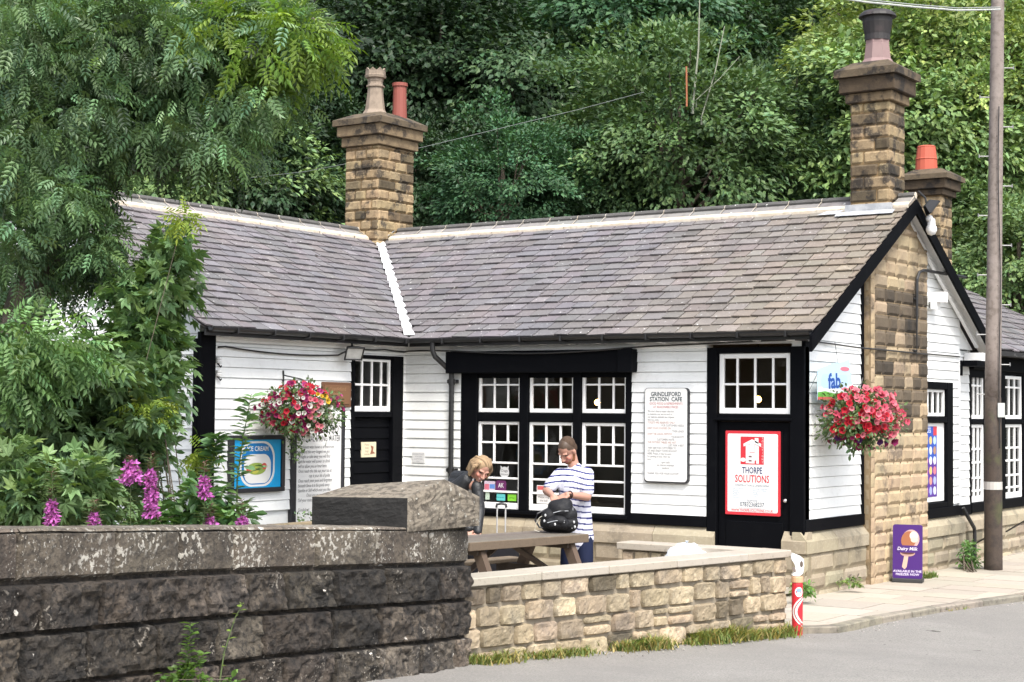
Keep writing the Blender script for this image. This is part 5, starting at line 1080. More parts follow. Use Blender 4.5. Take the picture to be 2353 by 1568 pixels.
# planter behind the wall
PL=thing('wooden_planter','weathered timber planter box with red and cream flowers beneath the signs','planter',(.7,-2.7,0))
m=MB(); 
for (a,b_) in ((-3.75,-2.75),(-2.74,-1.6)): m.bbox(IDF,(.95,a,.35),(1.0,b_,.70),.008,(.33,.26,.16)); m.bbox(IDF,(.90,a,.66),(1.02,b_,.71),.006,(.38,.30,.19))
m.bbox(IDF,(.2,-3.75,.0),(1.0,-3.7,.7),.008,(.33,.26,.16)); m.bbox(IDF,(.2,-1.62,.0),(1.0,-1.57,.7),.008,(.33,.26,.16)); m.bbox(IDF,(.95,-3.75,.0),(1.0,-1.6,.34),.008,(.30,.23,.14)); obj('box',m,mat('old_timber',(1,1,1),.85,tint=True,asbase=True,noise=[(9,.45,.7,(.16,.14,.08),.6)],bump=[(30,.4,.006)]),PL)
m=MB(); m.box(IDF,(.25,-3.7,.5),(.95,-1.62,.64)); obj('soil',m,soil,PL)
# hanging baskets
def petunias(mb,pos,d,size,cols,rg,thr=(.25,.02,.05)):
    n=len(pos); 
    for i in range(n):
        z=unit(d[i]+rg.normal(size=3)*.25); x=unit(np.cross(z,[0,0,1.])); y=np.cross(z,x); s_=size*(1+rg.uniform(-.25,.25)); V=[];a0=rg.random()*6
        for k in range(10):
            a=a0+k*math.pi/5; r_=s_*(1 if k%2 else .84); V.append(pos[i]+x*r_*math.cos(a)+y*r_*math.sin(a)+z*s_*.1*(1 if k%2 else .0))
        for k in range(10): a=a0+k*math.pi/5; V.append(pos[i]+(x*math.cos(a)+y*math.sin(a))*s_*.30-z*s_*.35)
        V.append(pos[i]-z*s_*.7); c=np.array(cols[i]); T_=np.array([c]*10+[c*.55]*10+[np.array(thr)])
        mb.add(V,[(k,(k+1)%10,10+(k+1)%10,10+k) for k in range(10)]+[(10+k,10+(k+1)%10,20) for k in range(10)],T_)
def basket(name_lab,c,R3,seed,palette,nfl,nleaf,trail,wall,lobes=None,size=.032):
    rg=np.random.default_rng(seed); c=np.array(c,float); T_=thing('hanging_basket',name_lab,'hanging basket',c+[0,0,-R3[2]])
    m=MB(); m.lathe(c+np.array([0,0,-.22]),[(.02,0),(.12,.03),(.19,.12),(.21,.22),(.2,.22),(.1,.1)],16,(.05,.035,.02)); obj('basket',m,cloth,T_)
    m=MB(); 
    for a in range(3): aa=a*2.09+.4; m.tube([c+[.2*math.cos(aa),.2*math.sin(aa),0],c+[0,0,R3[2]+.05]],.004,4)
    m.tube([c+[0,0,R3[2]+.05],wall+np.array([0,0,.02])],.009,5); m.tube([wall+np.array([0,0,-.3]),wall+np.array([0,0,.08])],.012,5); m.tube([wall+np.array([0,0,-.28]),c*.5+wall*.5+np.array([0,0,.12+(c[2]+R3[2]-wall[2])/2-.08])],.006,5); obj('bracket',m,blackiron,T_)
    u=unit(rg.normal(size=(nleaf//12,3))); P=c+u*np.array(R3)*rg.uniform(.45,1.04,(len(u),1)); m=MB(); spray(m,P,u,.10,.8,12,.055,'oval',rg,.3,.3,(1,1,1),.4)
    if trail:
        k=trail; P=np.stack([c[0]+rg.normal(size=k)*.06,c[1]+trailoff[0]+rg.normal(size=k)*.05,c[2]-rg.uniform(.2,trailoff[1],k)],1); spray(m,P,unit(rg.normal(size=(k,3))),.06,.9,8,.04,'oval',rg,.6,.3)
    obj('foliage',m,mat('basket_leaf',(.09,.15,.05),.5,tint=True,trans=.25),T_)
    m=MB(); u=unit(rg.normal(size=(nfl*3,3))+np.array([.8,-.6,.15])); u=u[:nfl]; P=c+u*np.array(R3)*rg.uniform(.92,1.12,(nfl,1))*(1+.16*np.sin(u[:,1:2]*6+seed)*np.cos(u[:,2:3]*5)); cols=[palette(p_-c,rg) for p_ in P]
    petunias(m,P,u+np.array([.5,-.4,.0]),size,cols,rg); obj('flowers',m,petal,T_); return T_
PK=(.70,.10,.17);PK2=(.78,.22,.28);RD=(.55,.02,.04);WT=(.78,.76,.72);MG=(.30,.02,.12);PU=(.09,.02,.14);YE=(.8,.5,.03)
def pal1(o,rg):
    if o[2]<-.22: return (MG,PU,MG,MG)[rg.integers(4)]
    if o[1]<-.15: return (RD,RD,PK,PK2)[rg.integers(4)]
    return (PK,PK,PK2,PK2)[rg.integers(4)]
trailoff=(-.1,.42)
basket('big hanging basket of pink and red petunias on the gable end',onp(1979,962,0,6.5),(.42,.60,.36),61,pal1,260,3000,0,FG([(1.73,.03,2.5)])[0],size=.042)
m=MB(); T_=None
def pal2(o,rg):
    y=o[1]; z=o[2]
    if y>.0 and z<.08: return (WT,WT,WT,WT,MG)[rg.integers(5)]
    if y<-.22: return (MG,MG,PK,RD,MG,WT)[rg.integers(6)]
    if z>.2: return (RD,PK,(.5,.06,.25))[rg.integers(3)]
    if z>.1 and abs(y)<.15: return (YE,RD,PK,YE)[rg.integers(4)]
    if y>.1: return ((.5,.07,.27),PK,(.5,.07,.27))[rg.integers(3)]
    return (PK2,WT,PK2)[rg.integers(3)]
trailoff=(-.12,.62)
basket('mixed hanging basket of white, pink, yellow and crimson flowers on the wing wall',onp(693,942,0,.40),(.34,.62,.33),62,pal2,240,2600,18,FB([(-2.53,.03,2.47)])[0],size=.036)
trailoff=(0,.4)
basket('small hanging basket of red flowers half hidden by the bushes','' or FE([(-1.35,.35,2.05)])[0],(.3,.3,.22),63,lambda o,rg:(RD,PK)[rg.integers(2)],90,500,0,FE([(-1.35,.03,2.45)])[0],size=.03)
rg=np.random.default_rng(9); m=MB(); P=np.stack([rg.uniform(.4,.95,40),rg.uniform(-2.75,-1.9,40),rg.uniform(.66,.82,40)],1); spray(m,P,unit(rg.normal(size=(40,3))+[0,0,1]),.06,.9,10,.05,'oval',rg); obj('leaves',m,lf_syc,PL)
m=MB(); P=np.stack([rg.uniform(.8,1.0,34),rg.uniform(-2.8,-1.95,34),rg.uniform(.72,.86,34)],1); petunias(m,P,np.tile([.6,-.5,.4],(34,1)),.03,[[(.75,.68,.4),(.72,.7,.62),RD][rg.integers(3)] for _ in range(34)],rg); obj('flowers',m,petal,PL)
# weeds and grass
def grass(name,lab,pts_,n,h,cols,seed,spread=.08,kind='stuff'):
    rg=np.random.default_rng(seed); m=MB(); pts_=np.array(pts_,float); i=rg.integers(0,len(pts_)-1,n) if len(pts_)>1 else np.zeros(n,int); f=rg.random(n)[:,None]; b=pts_[i]+(pts_[(i+1)%len(pts_)]-pts_[i])*f+rg.normal(size=(n,3))*[spread,spread,0]
    a=rg.uniform(0,6.28,n); l=rg.uniform(.15,1.1,n); hh=h*.8*rg.uniform(.35,1.1,n)*(.6+.8*n2(b[:,0]*5,b[:,1]*5)); d=np.stack([np.cos(a)*l,np.sin(a)*l,1+0*a],1); side=np.stack([-np.sin(a),np.cos(a),0*a],1)*.006
    V=np.stack([b-side,b+side,b+d*hh[:,None]*.6+side*.8,b+d*hh[:,None]+np.stack([np.cos(a)*l*hh*.5,np.sin(a)*l*hh*.5,-.1*hh],1),b+d*hh[:,None]*.6-side*.8],1)
    c=np.array(cols)[rg.integers(0,len(cols),n)]*(1+rg.uniform(-.25,.25,(n,1))); Fa=np.array([(0,1,2,4),(2,3,4,4)]); 
    fs=[]
    for k in range(n): fs+= [(5*k,5*k+1,5*k+2,5*k+4),(5*k+2,5*k+3,5*k+4)]
    m.add(V.reshape(-1,3),fs,np.repeat(c,5,0)); o=obj(name,m,mat('grass_blade',(1,1,1),.6,tint=True,asbase=True,trans=.3)); tag(o,lab,'grass',None,kind); return o
GC=[(.16,.22,.05),(.20,.25,.06),(.10,.18,.04)];GY=[(.34,.27,.08),(.28,.26,.07),(.2,.24,.06),(.38,.30,.12)]
bl=lambda u,o=.05: (lambda p:(p[0],p[1],float(rz(p[1]))))(P0+U*u+Nn*o)
grass('grass_verge','dense green and straw grass along the right foot of the rubble wall',[bl(2.9,.06),bl(3.5,.09),bl(4.4,.10)],2250,.17,GC+GY,71,.075)
grass('grass_verge','straw coloured grass tuft at the middle of the rubble wall foot',[bl(1.9,.06),bl(2.5,.08)],975,.15,GC+GY,72,.075)
grass('grass_verge','sparse weeds at the left foot of the rubble wall',[bl(.7,.05),bl(1.5,.06)],630,.11,GC+GY,73,.075)
grass('grass_verge','yellowish tuft in the corner where the dark wall ends',[bl(.05,.08),bl(.45,.10)],630,.14,GY+GC,74,.075)
kp=lambda x,y,z=-.16:(lambda p:(p[0],p[1],z))(onp(x,y,2,z))
grass('kerb_grass','small tufts of grass growing in the gutter along the kerb',[kp(2035,1425),kp(2060,1420)],160,.06,GC,75,.04)
grass('kerb_grass','grass tuft in the gutter further right along the kerb',[kp(2165,1404),kp(2215,1397)],220,.07,GC+GY,76,.04)
bush('weed_clump','bright green weeds where the pavement meets the cafe corner','weeds',tuple(kp(1850,1368,-.1)),[(1848,1352,24,17,1)],19.0,.12,26,'oval',8,.05,.07,lf_syc,77,(1.3,1.5,.9))
bush('weed_clump','small straggly weeds against the plinth left of the purple sign','weeds',tuple(kp(1960,1345,-.1)),[(1955,1338,22,8,1)],20.3,.08,16,'oval',8,.045,.06,lf_syc,78,(1.4,1.3,.8))
bush('weed_clump','tall bushy weeds beside the foot of the telegraph pole','weeds',tuple(kp(2228,1314,-.1)),[(2228,1290,20,24,1),(2226,1262,14,18,.5)],23.5,.15,36,'oval',9,.055,.08,lf_syc,79,(1.0,1.2,.8))
grass('kerb_grass','small grass tuft at the right foot of the purple sign',[kp(2125,1330,-.1),kp(2150,1326,-.1)],140,.12,GC,80,.03)
def wp(x,y,o=.10): return at(x,y,11.55)
stemplant('wall_weed','tall thin yellow flowered weed in front of the dark wall','weeds',tuple(at(500,1600,10.3)),[at(515,1500,10.3),at(540,1420,10.3),at(560,1385,10.3)],lf_lime,'oval',.045,.05,81,(.9,1,1),.005)
stemplant('wall_weed','short bushy weed in front of the dark wall','weeds',tuple(at(420,1620,10.3)),[at(428,1520,10.3),at(440,1430,10.3)],lf_lime,'oval',.07,.012,82,(.6,.8,1),.005)
stemplant('wall_weed','thin leaning weed stem in front of the dark wall','weeds',tuple(at(400,1620,10.3)),[at(440,1540,10.3),at(470,1500,10.3)],lf_lime,'oval',.06,.014,83,(.6,.8,1),.005)
bush('weed_clump','low weeds at the foot of the dark wall','weeds',tuple(at(430,1640,10.25)),[(430,1560,50,30,1),(520,1575,30,20,.4)],10.3,.1,20,'oval',8,.05,.08,lf_lime,84,(.6,.8,1))
# ---------------------------------------------------------------- picnic table, signs on the ground
TZ=.79; A0=onp(1353,1227,2,TZ); A1=onp(1078,1247,2,TZ); TU=(A1-A0); TU[2]=0; TU/=np.linalg.norm(TU); TN=np.array([TU[1],-TU[0],0]); 
if TN@(CAM-A0)<0: TN=-TN
FP=lambda p: A0+np.asarray(p,float).reshape(-1,3)[:,:1]*TU+np.asarray(p,float).reshape(-1,3)[:,1:2]*TN+np.asarray(p,float).reshape(-1,3)[:,2:]*np.array([0,0,1.])-np.array([0,0,TZ])
wood=mat('weathered_wood',(1,1,1),.85,tint=True,asbase=True,noise=[(10,.45,.7,(.12,.09,.06),.5),(60,.5,.7,(.07,.055,.04),.4)],bump=[(40,.5,.005)])
PT=thing('picnic_table','weathered brown timber picnic table behind the rubble wall','table',FP([(.9,-.35,0)])[0])
for k in range(5):
    m=MB(); t=tintv((.175,.15,.125),.22,.03); m.bbox(FP,(.0+random.uniform(-.01,.01),-.14*(k+1)+.006,TZ-.045),(1.80,-.14*k,TZ),.006,t); obj('top_plank',m,wood,PT)
m=MB(); m.bbox(FP,(.02,-.008,TZ-.085),(1.78,.022,TZ-.002),.005,(.17,.125,.085)); obj('apron',m,wood,PT)
for u in (.22,1.55):
    for s_ in (1,-1):
        m=MB(); V=[]
        for (d,z) in ((-.35+s_*.18,TZ-.05),(-.35+s_*.30,TZ-.05),(-.35+s_*.66,.0),(-.35+s_*.54,.0)): V.append((u-.035,d,z))
        V+=[(u+.035,d,z) for _,d,z in V]; m.add(FP(V),[(0,1,2,3),(7,6,5,4),(0,1,5,4),(1,2,6,5),(2,3,7,6),(3,0,4,7)],tintv((.12,.08,.055),.15)); obj('leg',m,wood,PT)
    m=MB(); m.bbox(FP,(u+.036,-1.05,.36),(u+.075,.35,.45),.004,(.07,.05,.035)); m.bbox(FP,(u+.036,-.66,TZ-.14),(u+.075,-.04,TZ-.05),.004,(.07,.05,.035)); obj('cross_beam',m,wood,PT)
for s_,(u0,u1) in ((1,(.26,.85)),(-1,(1.5,.95))):
    m=MB(); a=FP([(u0,-.35,.42)])[0];b_=FP([(u1,-.35,TZ-.06)])[0]; m.tube([a,b_],.035,4,(.08,.055,.04)); obj('brace',m,wood,PT)
for d0 in (-1.12,.10):
    m=MB(); m.bbox(FP,(.02,d0,.45),(1.78,d0+.12,.49),.006,tintv((.26,.20,.14),.1)); m.bbox(FP,(.02,d0+.13,.45),(1.78,d0+.25,.49),.006,tintv((.26,.20,.14),.1)); obj('seat',m,wood,PT)
# wrapped packs on the far bench
for i,(u,c_,lab) in enumerate(((1.28,(.35,.5,.2),'white and green wrapped sandwich pack on the picnic bench'),(1.08,(.6,.12,.1),'white and red wrapped sandwich pack on the picnic bench'))):
    m=MB(); V=[(u-.10,-1.12,.492),(u+.10,-1.12,.492),(u+.10,-.98,.492),(u-.10,-.98,.492),(u,-1.11,.63),(u+.02,-1.0,.62)]; m.add(FP(V),[(0,1,2,3),(0,1,4),(2,3,5),(1,2,5,4),(3,0,4,5)],(.72,.72,.70)); V=[(u-.05,-.975,.50),(u+.05,-.975,.50),(u+.01,-.985,.57)]; m.add(FP(V)+TN*.012,[(0,1,2)],c_); tag(obj('sandwich_pack',m,paint),lab,'food pack')
m=MB(); m.bbox(FP,(.92,-1.13,.492),(1.45,-.93,.515),.004,(.72,.70,.66)); tag(obj('serving_tray',m,paint),'pale shallow tray under the wrapped packs on the bench','tray')
# purple ice cream board
S0=np.array(kp(2049,1338,-.1)); S1=np.array(kp(2121,1341,-.1)); su=unit(S1-S0); sn=np.array([su[1],-su[0],0]); 
if sn@(CAM-S0)<0: sn=-sn
sw=np.linalg.norm(S1-S0); FSg=lambda p:S0+np.asarray(p,float).reshape(-1,3)[:,:1]*su+(np.asarray(p,float).reshape(-1,3)[:,1:2])*sn+np.asarray(p,float).reshape(-1,3)[:,2:]*(np.array([0,0,1.])-sn*.06)
PS=thing('pavement_sign','purple ice cream advertising board standing on the pavement','sign',(S0+S1)/2); h=.74
m=MB(); m.poly(FSg,rpoly(0.01,sw-.01,.05,h,.03),-.03,.0,(.055,.006,.165)); obj('board',m,paint,PS)
m=MB(); m.bbox(FSg,(-.0,-.16,0),(sw,.05,.055),.012,(.03,.03,.03)); obj('foot',m,paint,PS)
m=MB(); cx=sw*.56; k_=sw/.36
flat(m,FSg,ell(cx+.015*k_,.555,.10*k_,.125,rot=-.25),.0015,(.62,.38,.36)); flat(m,FSg,ell(cx-.01*k_,.545,.085*k_,.115,rot=-.25),.0025,(.36,.13,.055)); flat(m,FSg,ell(cx+.05*k_,.60,.048*k_,.055),.0035,(.78,.70,.58)); flat(m,FSg,ell(cx+.055*k_,.55,.04*k_,.035),.0036,(.72,.62,.48))
flat(m,FSg,[(cx-.085*k_,.20),(cx-.055*k_,.17),(cx-.03*k_,.20),(cx-.01*k_,.34),(cx-.06*k_,.34)],.002,(.62,.42,.33)); flat(m,FSg,ell(cx-.02*k_,.375,.085*k_,.04),.0025,(.45,.28,.24)); flat(m,FSg,ell(cx-.02*k_,.385,.08*k_,.025),.0028,(.10,.03,.03))
flat(m,FSg,rpoly(cx-.155*k_,cx+.105*k_,.385,.475,.035),.0034,(.055,.01,.16)); obj('artwork',m,paint,PS)
m=MB(); text(m,FSg,'Dairy Milk',cx-.025*k_,.432,.0045,.058,(.8,.76,.85),sx=.95*k_,bold=.012,shear=.2); text(m,FSg,'AVAILABLE IN THE',sw/2,.145,.002,.040,(.75,.68,.85),sx=.98*k_,bold=.02); text(m,FSg,'FREEZER NOW',sw/2,.105,.002,.040,(.75,.68,.85),sx=1.0*k_,bold=.02); obj('lettering',m,paint,PS)
# narrow red ice lolly post at the end of the wall
pb_=np.array([7.235,-2.80,-.17]); lab_u=unit(np.array([rt[0],rt[1],0])); ln_=-unit(np.array([fw[0],fw[1],0])); FRp=lambda p:pb_+np.asarray(p,float).reshape(-1,3)[:,:1]*lab_u+np.asarray(p,float).reshape(-1,3)[:,1:2]*ln_+np.asarray(p,float).reshape(-1,3)[:,2:]*np.array([0,0,1.])
RP=thing('advert_post','narrow red and white ice cream advert post with a white shaped top','sign',pb_)
m=MB(); m.lathe(pb_,[(.052,0),(.055,.3),(.055,.52),(.05,.535)],14,(.62,.02,.035)); obj('post',m,paint,RP,smooth=False)
m=MB(); m.lathe(pb_+[0,0,.535],[(.056,0),(.06,.005),(.06,.055),(.056,.06)],14,(.62,.38,.22)); obj('collar',m,paint,RP)
m=MB(); P_=[(-.065,.80),(-.05,.83),(.03,.80),(.062,.77),(.065,.70),(.055,.63),(.02,.60),(-.03,.60),(-.055,.61),(-.03,.645),(-.02,.69),(-.035,.73),(-.06,.765)]; m.poly(FRp,P_,-.045,.02,(.80,.79,.76)); obj('shaped_top',m,paint,RP)
m=MB(); flat(m,FRp,ell(.038,.72,.016,.032),.0225,(.12,.09,.07)); flat(m,FRp,ell(-.035,.665,.014,.03,rot=.4),.0225,(.18,.14,.12))
V=[];
def wrap(pts_,col,r_=.0575):
    n=len(pts_); m.add(np.array([(pb_+lab_u*r_*math.sin(u)+ln_*r_*math.cos(u)+[0,0,z]) for u,z in pts_]),[tuple(range(n))],col)
for k in range(14):
    a0,a1=2*math.pi*k/14,2*math.pi*(k+1)/14; wrap([(.15,.445),(.15+.75*math.cos(a0),.445+.05*math.sin(a0)),(.15+.75*math.cos(a1),.445+.05*math.sin(a1))],(.76,.77,.80)); wrap([(.15,.46),(.15+.45*math.cos(a0),.462+.018*math.sin(a0)),(.15+.45*math.cos(a1),.462+.018*math.sin(a1))],(.25,.4,.75),.0582)
for k in range(10):
    f0,f1=k/10,(k+1)/10; g=lambda f:(.8-1.9*math.sin(math.pi*f)**.8 if f<.5 else .8-1.9*math.sin(math.pi*f)**.8)
    wrap([(g(f0),.40-.30*f0),(g(f0)+.35,.40-.30*f0),(g(f1)+.35,.40-.30*f1),(g(f1),.40-.30*f1)],(.80,.76,.74)); wrap([(g(f0)+.5,.39-.28*f0),(g(f0)+.95,.39-.28*f0),(g(f1)+.95,.39-.28*f1),(g(f1)+.5,.39-.28*f1)],(.78,.74,.72),.058)
obj('label',m,paint,RP)
# white knotted plastic bag behind the coping
m=MB(); bc=at(1578,1288,17.2); rg=np.random.default_rng(4); n_,k_=22,10; V=[]
for i in range(k_+1):
    th_=math.pi*.62*i/k_
    for j in range(n_):
        a=2*math.pi*j/n_; r_=1+.06*math.sin(a*5+i)+.04*rg.normal(); V.append(bc+np.array([math.cos(a)*math.sin(th_)*.24*r_,math.sin(a)*math.sin(th_)*.2*r_,math.cos(th_)*.17*r_-.0]))
V+= [bc+np.array([math.cos(2*math.pi*j/n_)*.02,math.sin(2*math.pi*j/n_)*.02,.20]) for j in range(n_)]
m.add(V,[(i*n_+j,i*n_+(j+1)%n_,(i+1)*n_+(j+1)%n_,(i+1)*n_+j) for i in range(k_) for j in range(n_)]+[(j,(j+1)%n_,(k_+1)*n_+(j+1)%n_,(k_+1)*n_+j) for j in range(n_)],(.72,.76,.80)); tag(obj('plastic_bag',m,paint,smooth=True),'white rounded knotted plastic bag behind the low wall coping','bag')
# ---------------------------------------------------------------- people
class SD:
    """union of tapered capsules and ellipsoids, remeshed to one surface"""
    def __init__(s): s.m=MB()
    def cap(s,a,b,ra,rb,flat_=1,ax=None):
        a=np.array(a,float);b=np.array(b,float);d=b-a;L_=np.linalg.norm(d);d/=L_; x=np.cross(d,[0.13,.31,.94]) if ax is None else ax-(ax@d)*d; x=unit(x); y=np.cross(d,x); n=14; prof=[]
        for k in range(5): t=math.pi/2*(1-k/4); prof.append((-ra*math.sin(t),ra*math.cos(t)))
        for k in range(1,5): prof.append((L_*k/5,ra+(rb-ra)*k/5))
        for k in range(5): t=math.pi/2*k/4; prof.append((L_+rb*math.sin(t),rb*math.cos(t)))
        V=[a+d*h_+(x*math.cos(2*math.pi*j/n)+y*math.sin(2*math.pi*j/n)*flat_)*max(r_,1e-4) for h_,r_ in prof for j in range(n)]
        s.m.add(V,[(i*n+j,i*n+(j+1)%n,(i+1)*n+(j+1)%n,(i+1)*n+j) for i in range(len(prof)-1) for j in range(n)]); return s
    def ell(s,c,r_,rot=None): s.m.sphere(c,r_,n=18,m=12,rot=rot); return s
    def build(s,name,parent,m,colf,vox=.008,sm=6,label=None):
        V=np.concatenate(s.m.v); me=bpy.data.meshes.new('x'); me.from_pydata(V.tolist(),[],s.m.f); o=bpy.data.objects.new('x',me); COL.objects.link(o)
        r_=o.modifiers.new('r','REMESH'); r_.mode='VOXEL'; r_.voxel_size=vox; k=o.modifiers.new('s','SMOOTH'); k.factor=.5; k.iterations=sm
        dg=bpy.context.evaluated_depsgraph_get(); e=bpy.data.meshes.new_from_object(o.evaluated_get(dg)); n=len(e.vertices); P=np.zeros(n*3); e.vertices.foreach_get('co',P); P=P.reshape(-1,3)
        q_=MB(); q_.add(P,[tuple(p.vertices) for p in e.polygons],colf(P) if callable(colf) else colf); bpy.data.objects.remove(o); bpy.data.meshes.remove(e)
        return obj(name,q_,m,parent,label,smooth=True)
SK=np.array((.50,.27,.20))
def head(sd,c,f,up_,s_=1.0,jaw=1.0):
    f=unit(np.array(f,float)); up_=unit(np.array(up_,float)-f*(np.array(up_)@f)); r_=np.cross(f,up_); Rm=np.stack([r_,f,up_],1); G=lambda x,y,z: c+s_*(r_*x+f*y+up_*z)
    sd.ell(G(0,-.012,.035),(.073*s_,.092*s_,.088*s_),Rm).ell(G(0,.018,-.035),(.060*s_,.070*s_,.080*s_),Rm).ell(G(0,.055,-.085),(.033*s_*jaw,.030*s_,.028*s_),Rm)
    sd.cap(G(0,.085,.01),G(0,.110,-.028),.009*s_,.015*s_).cap(G(-.014,.1,-.032),G(.014,.1,-.032),.009*s_,.009*s_)
    for x in (-1,1): sd.ell(G(x*.074,-.005,-.01),(.012*s_,.02*s_,.032*s_),Rm).cap(G(x*.018,.083,.026),G(x*.05,.07,.026),.010*s_,.008*s_).ell(G(x*.038,.062,-.03),(.022*s_,.02*s_,.02*s_),Rm)
    sd.cap(G(-.02,.082,-.062),G(.02,.082,-.062),.008*s_,.008*s_); return G,Rm
def facecol(G0,base,c,f,up_,r_,s_,lips=(.45,.12,.11),hair=None):
    def F(P):
        q_=(P-c); x=q_@r_/s_;y=q_@f/s_;z=q_@up_/s_; T_=np.tile(base,(len(P),1)); 
        l=(np.abs(x)<.026)&(np.abs(z+.060)<.009)&(y>.06); T_[l]=lips
        e=(np.abs(np.abs(x)-.033)<.014)&(np.abs(z-.006)<.006)&(y>.05); T_[e]=(.06,.04,.035)
        b_=(np.abs(np.abs(x)-.034)<.019)&(np.abs(z-.026)<.004)&(y>.05); T_[b_]=(.20,.11,.07)
        ck=(np.abs(np.abs(x)-.04)<.02)&(np.abs(z+.03)<.02)&(y>.04); T_[ck]=T_[ck]*(1.15,.85,.85)
        if hair is not None:
            hh_=((z>.088-.015*np.abs(x)/.05)|((z>.022+.6*np.clip(y,-.03,.1))&(y<.04))|((y<-.045)&(z>-.06)))&(np.linalg.norm(q_,axis=1)<.16*s_); T_[hh_]=hair
        return T_
    return F
def hand(sd,w,d,side,n_,s_=1.0,curl=.5,grip=None):
    """palm from wrist w in direction d, side=thumb direction, n_ back of the hand"""
    d=unit(d);side=unit(side-(side@d)*d);n_=unit(np.cross(d,side)) if n_ is None else unit(n_-(n_@d)*d)
    for k in range(4): sd.cap(w+side*(.024-.016*k)*s_,w+d*.075*s_+side*(.030-.020*k)*s_,.015*s_,.012*s_)
    for k,l in enumerate((.070,.080,.074,.056)):
        b_=w+d*.085*s_+side*(.032-.021*k)*s_; m1=b_+(d*.62-n_*.25*curl*2+side*(.12-.07*k))*l*.5*s_; m2=m1+(d*.45-n_*curl*1.6)*l*.32*s_; m3=m2+(d*.15-n_*curl*1.9)*l*.25*s_
        sd.cap(b_,m1,.0095*s_,.0088*s_).cap(m1,m2,.0088*s_,.008*s_).cap(m2,m3,.008*s_,.007*s_)
    t0=w+d*.025*s_+side*.030*s_; t1=t0+(d*.5+side*.75)*.042*s_; t2=t1+(d*.85+side*.1-n_*.5)*.034*s_; sd.cap(w+d*.01*s_+side*.01*s_,t0,.016*s_,.014*s_).cap(t0,t1,.0125*s_,.0105*s_).cap(t1,t2,.0105*s_,.0085*s_)
# -- man
MD_=18.0; mp=lambda x,y,dd=0: at(x,y,MD_+dd)
base=mp(1322,1395); MAN=thing('person','man in a white and navy striped polo shirt reaching into a black backpack','person',(base[0],base[1],0))
rr_=unit(np.array([rt[0],rt[1],0])); ff=unit(np.array([-fw[0],-fw[1],0]))   # picture right, towards the viewer
zv=np.array([0,0,1.])
hip=mp(1330,1226,.05); ch=mp(1318,1118,.0); nk=mp(1322,1078,.02); shR=mp(1287,1092,.02); shL=mp(1347,1090,-.02)
face_dir=unit(-rr_*.62+ff*.62-zv*.85); hc=mp(1304,1036,-.02); hup=unit(zv*.9-rr_*.15+ff*.25)
fdir=face_dir; hup=unit(hup-(hup@fdir)*fdir); hr=np.cross(fdir,hup); HS=1.16
elR=mp(1262,1133,-.12); wrR=mp(1272,1142,-.36); elL=mp(1349,1142,-.14); wrL=mp(1304,1137,-.40)
sd=SD(); G,Rm=head(sd,hc,fdir,hup,HS); sd.cap(nk+[0,0,-.04],G(0,-.02,-.05),.062,.058)
sd.cap(hip,ch,.13,.15,.72,rr_).cap(ch,nk-[0,0,.03],.15,.07,.7,rr_).cap(shR,shL,.07,.07)
elR=mp(1256,1128,-.06)
sd.cap(shR,elR,.056,.045).cap(elR,wrR,.046,.03).cap(shL,elL,.058,.047).cap(elL,wrL,.047,.031)
hd=unit(mp(1262,1160,-.42)-wrL); hand(sd,wrL,hd,rr_*-.3-zv*.6+ff*.5,zv*.5+ff*.6,1.12,.4); hand(sd,wrR,unit(mp(1280,1160,-.46)-wrR),rr_*.8+zv*.2,zv*.4+ff*.7,1.1,.45)
fR=mp(1300,1390,.0);fL_=mp(1345,1390,-.05); knR=mp(1304,1305,-.05);knL=mp(1346,1300,-.06); fR[2]=.09;fL_[2]=.09
for (h_,k_,f_) in ((hip-rr_*.09,knR,fR),(hip+rr_*.06,knL,fL_)):
    sd.cap(h_,k_,.095,.062).cap(k_,f_,.06,.038).cap(f_-[0,0,.035],f_-[0,0,.04]+fdir*[.17,.17,0],.042,.034)
body=sd.build('body',MAN,skin,facecol(G,SK,hc,fdir,hup,hr,HS,hair=(.085,.055,.038)),.0065,4)
sd=SD(); sd.cap(hip-[0,0,.02],ch,.158,.17,.76,rr_).cap(ch,nk-[0,0,.07],.165,.095,.72,rr_).cap(shR-[0,0,.005],shL-[0,0,.005],.082,.085).cap(nk-[0,0,.03],nk+[0,0,.005],.075,.072)
sd.cap(hip-[0,0,.02],hip-[0,0,.06],.163,.165,.78,rr_)
eR=shR+(elR-shR)*.72; eL=shL+(elL-shL)*.72; sd.cap(shR,eR,.08,.075).cap(shL,eL,.083,.078)
nav=np.array((.03,.035,.16))
def stripes(P):
    T_=np.tile((.74,.75,.86),(len(P),1)); z=P[:,2]+.10*np.abs((P-ch)@rr_)*((P[:,2]>ch[2]))+.02*np.sin(((P-ch)@rr_)*9); k=(z/.062)%1; s_=k<.27; T_[s_]=nav; pl=((P-ch)@ff>.10)&(np.abs((P-ch)@rr_+.03)<.09)&(P[:,2]>ch[2]+.075); T_[pl&s_]=T_[pl&s_]*.35+np.array((.74,.75,.86))*.65; return T_
sd.build('polo_shirt',MAN,cloth,stripes,.0075,5)
sd=SD(); cc_=nk+[0,0,.012]; 
for a in range(10):
    a0,a1=2*math.pi*a/10,2*math.pi*(a+1)/10; sd.cap(cc_+.078*(rr_*math.cos(a0)+ff*math.sin(a0)*.85)-zv*.03*math.sin(a0),cc_+.078*(rr_*math.cos(a1)+ff*math.sin(a1)*.85)-zv*.03*math.sin(a1),.016,.016)
sd.build('collar',MAN,cloth,(.74,.75,.84),.006,2)
sd=SD(); sd.cap(hip-rr_*.07-[0,0,.03],hip+rr_*.02-[0,0,.03],.11,.105)
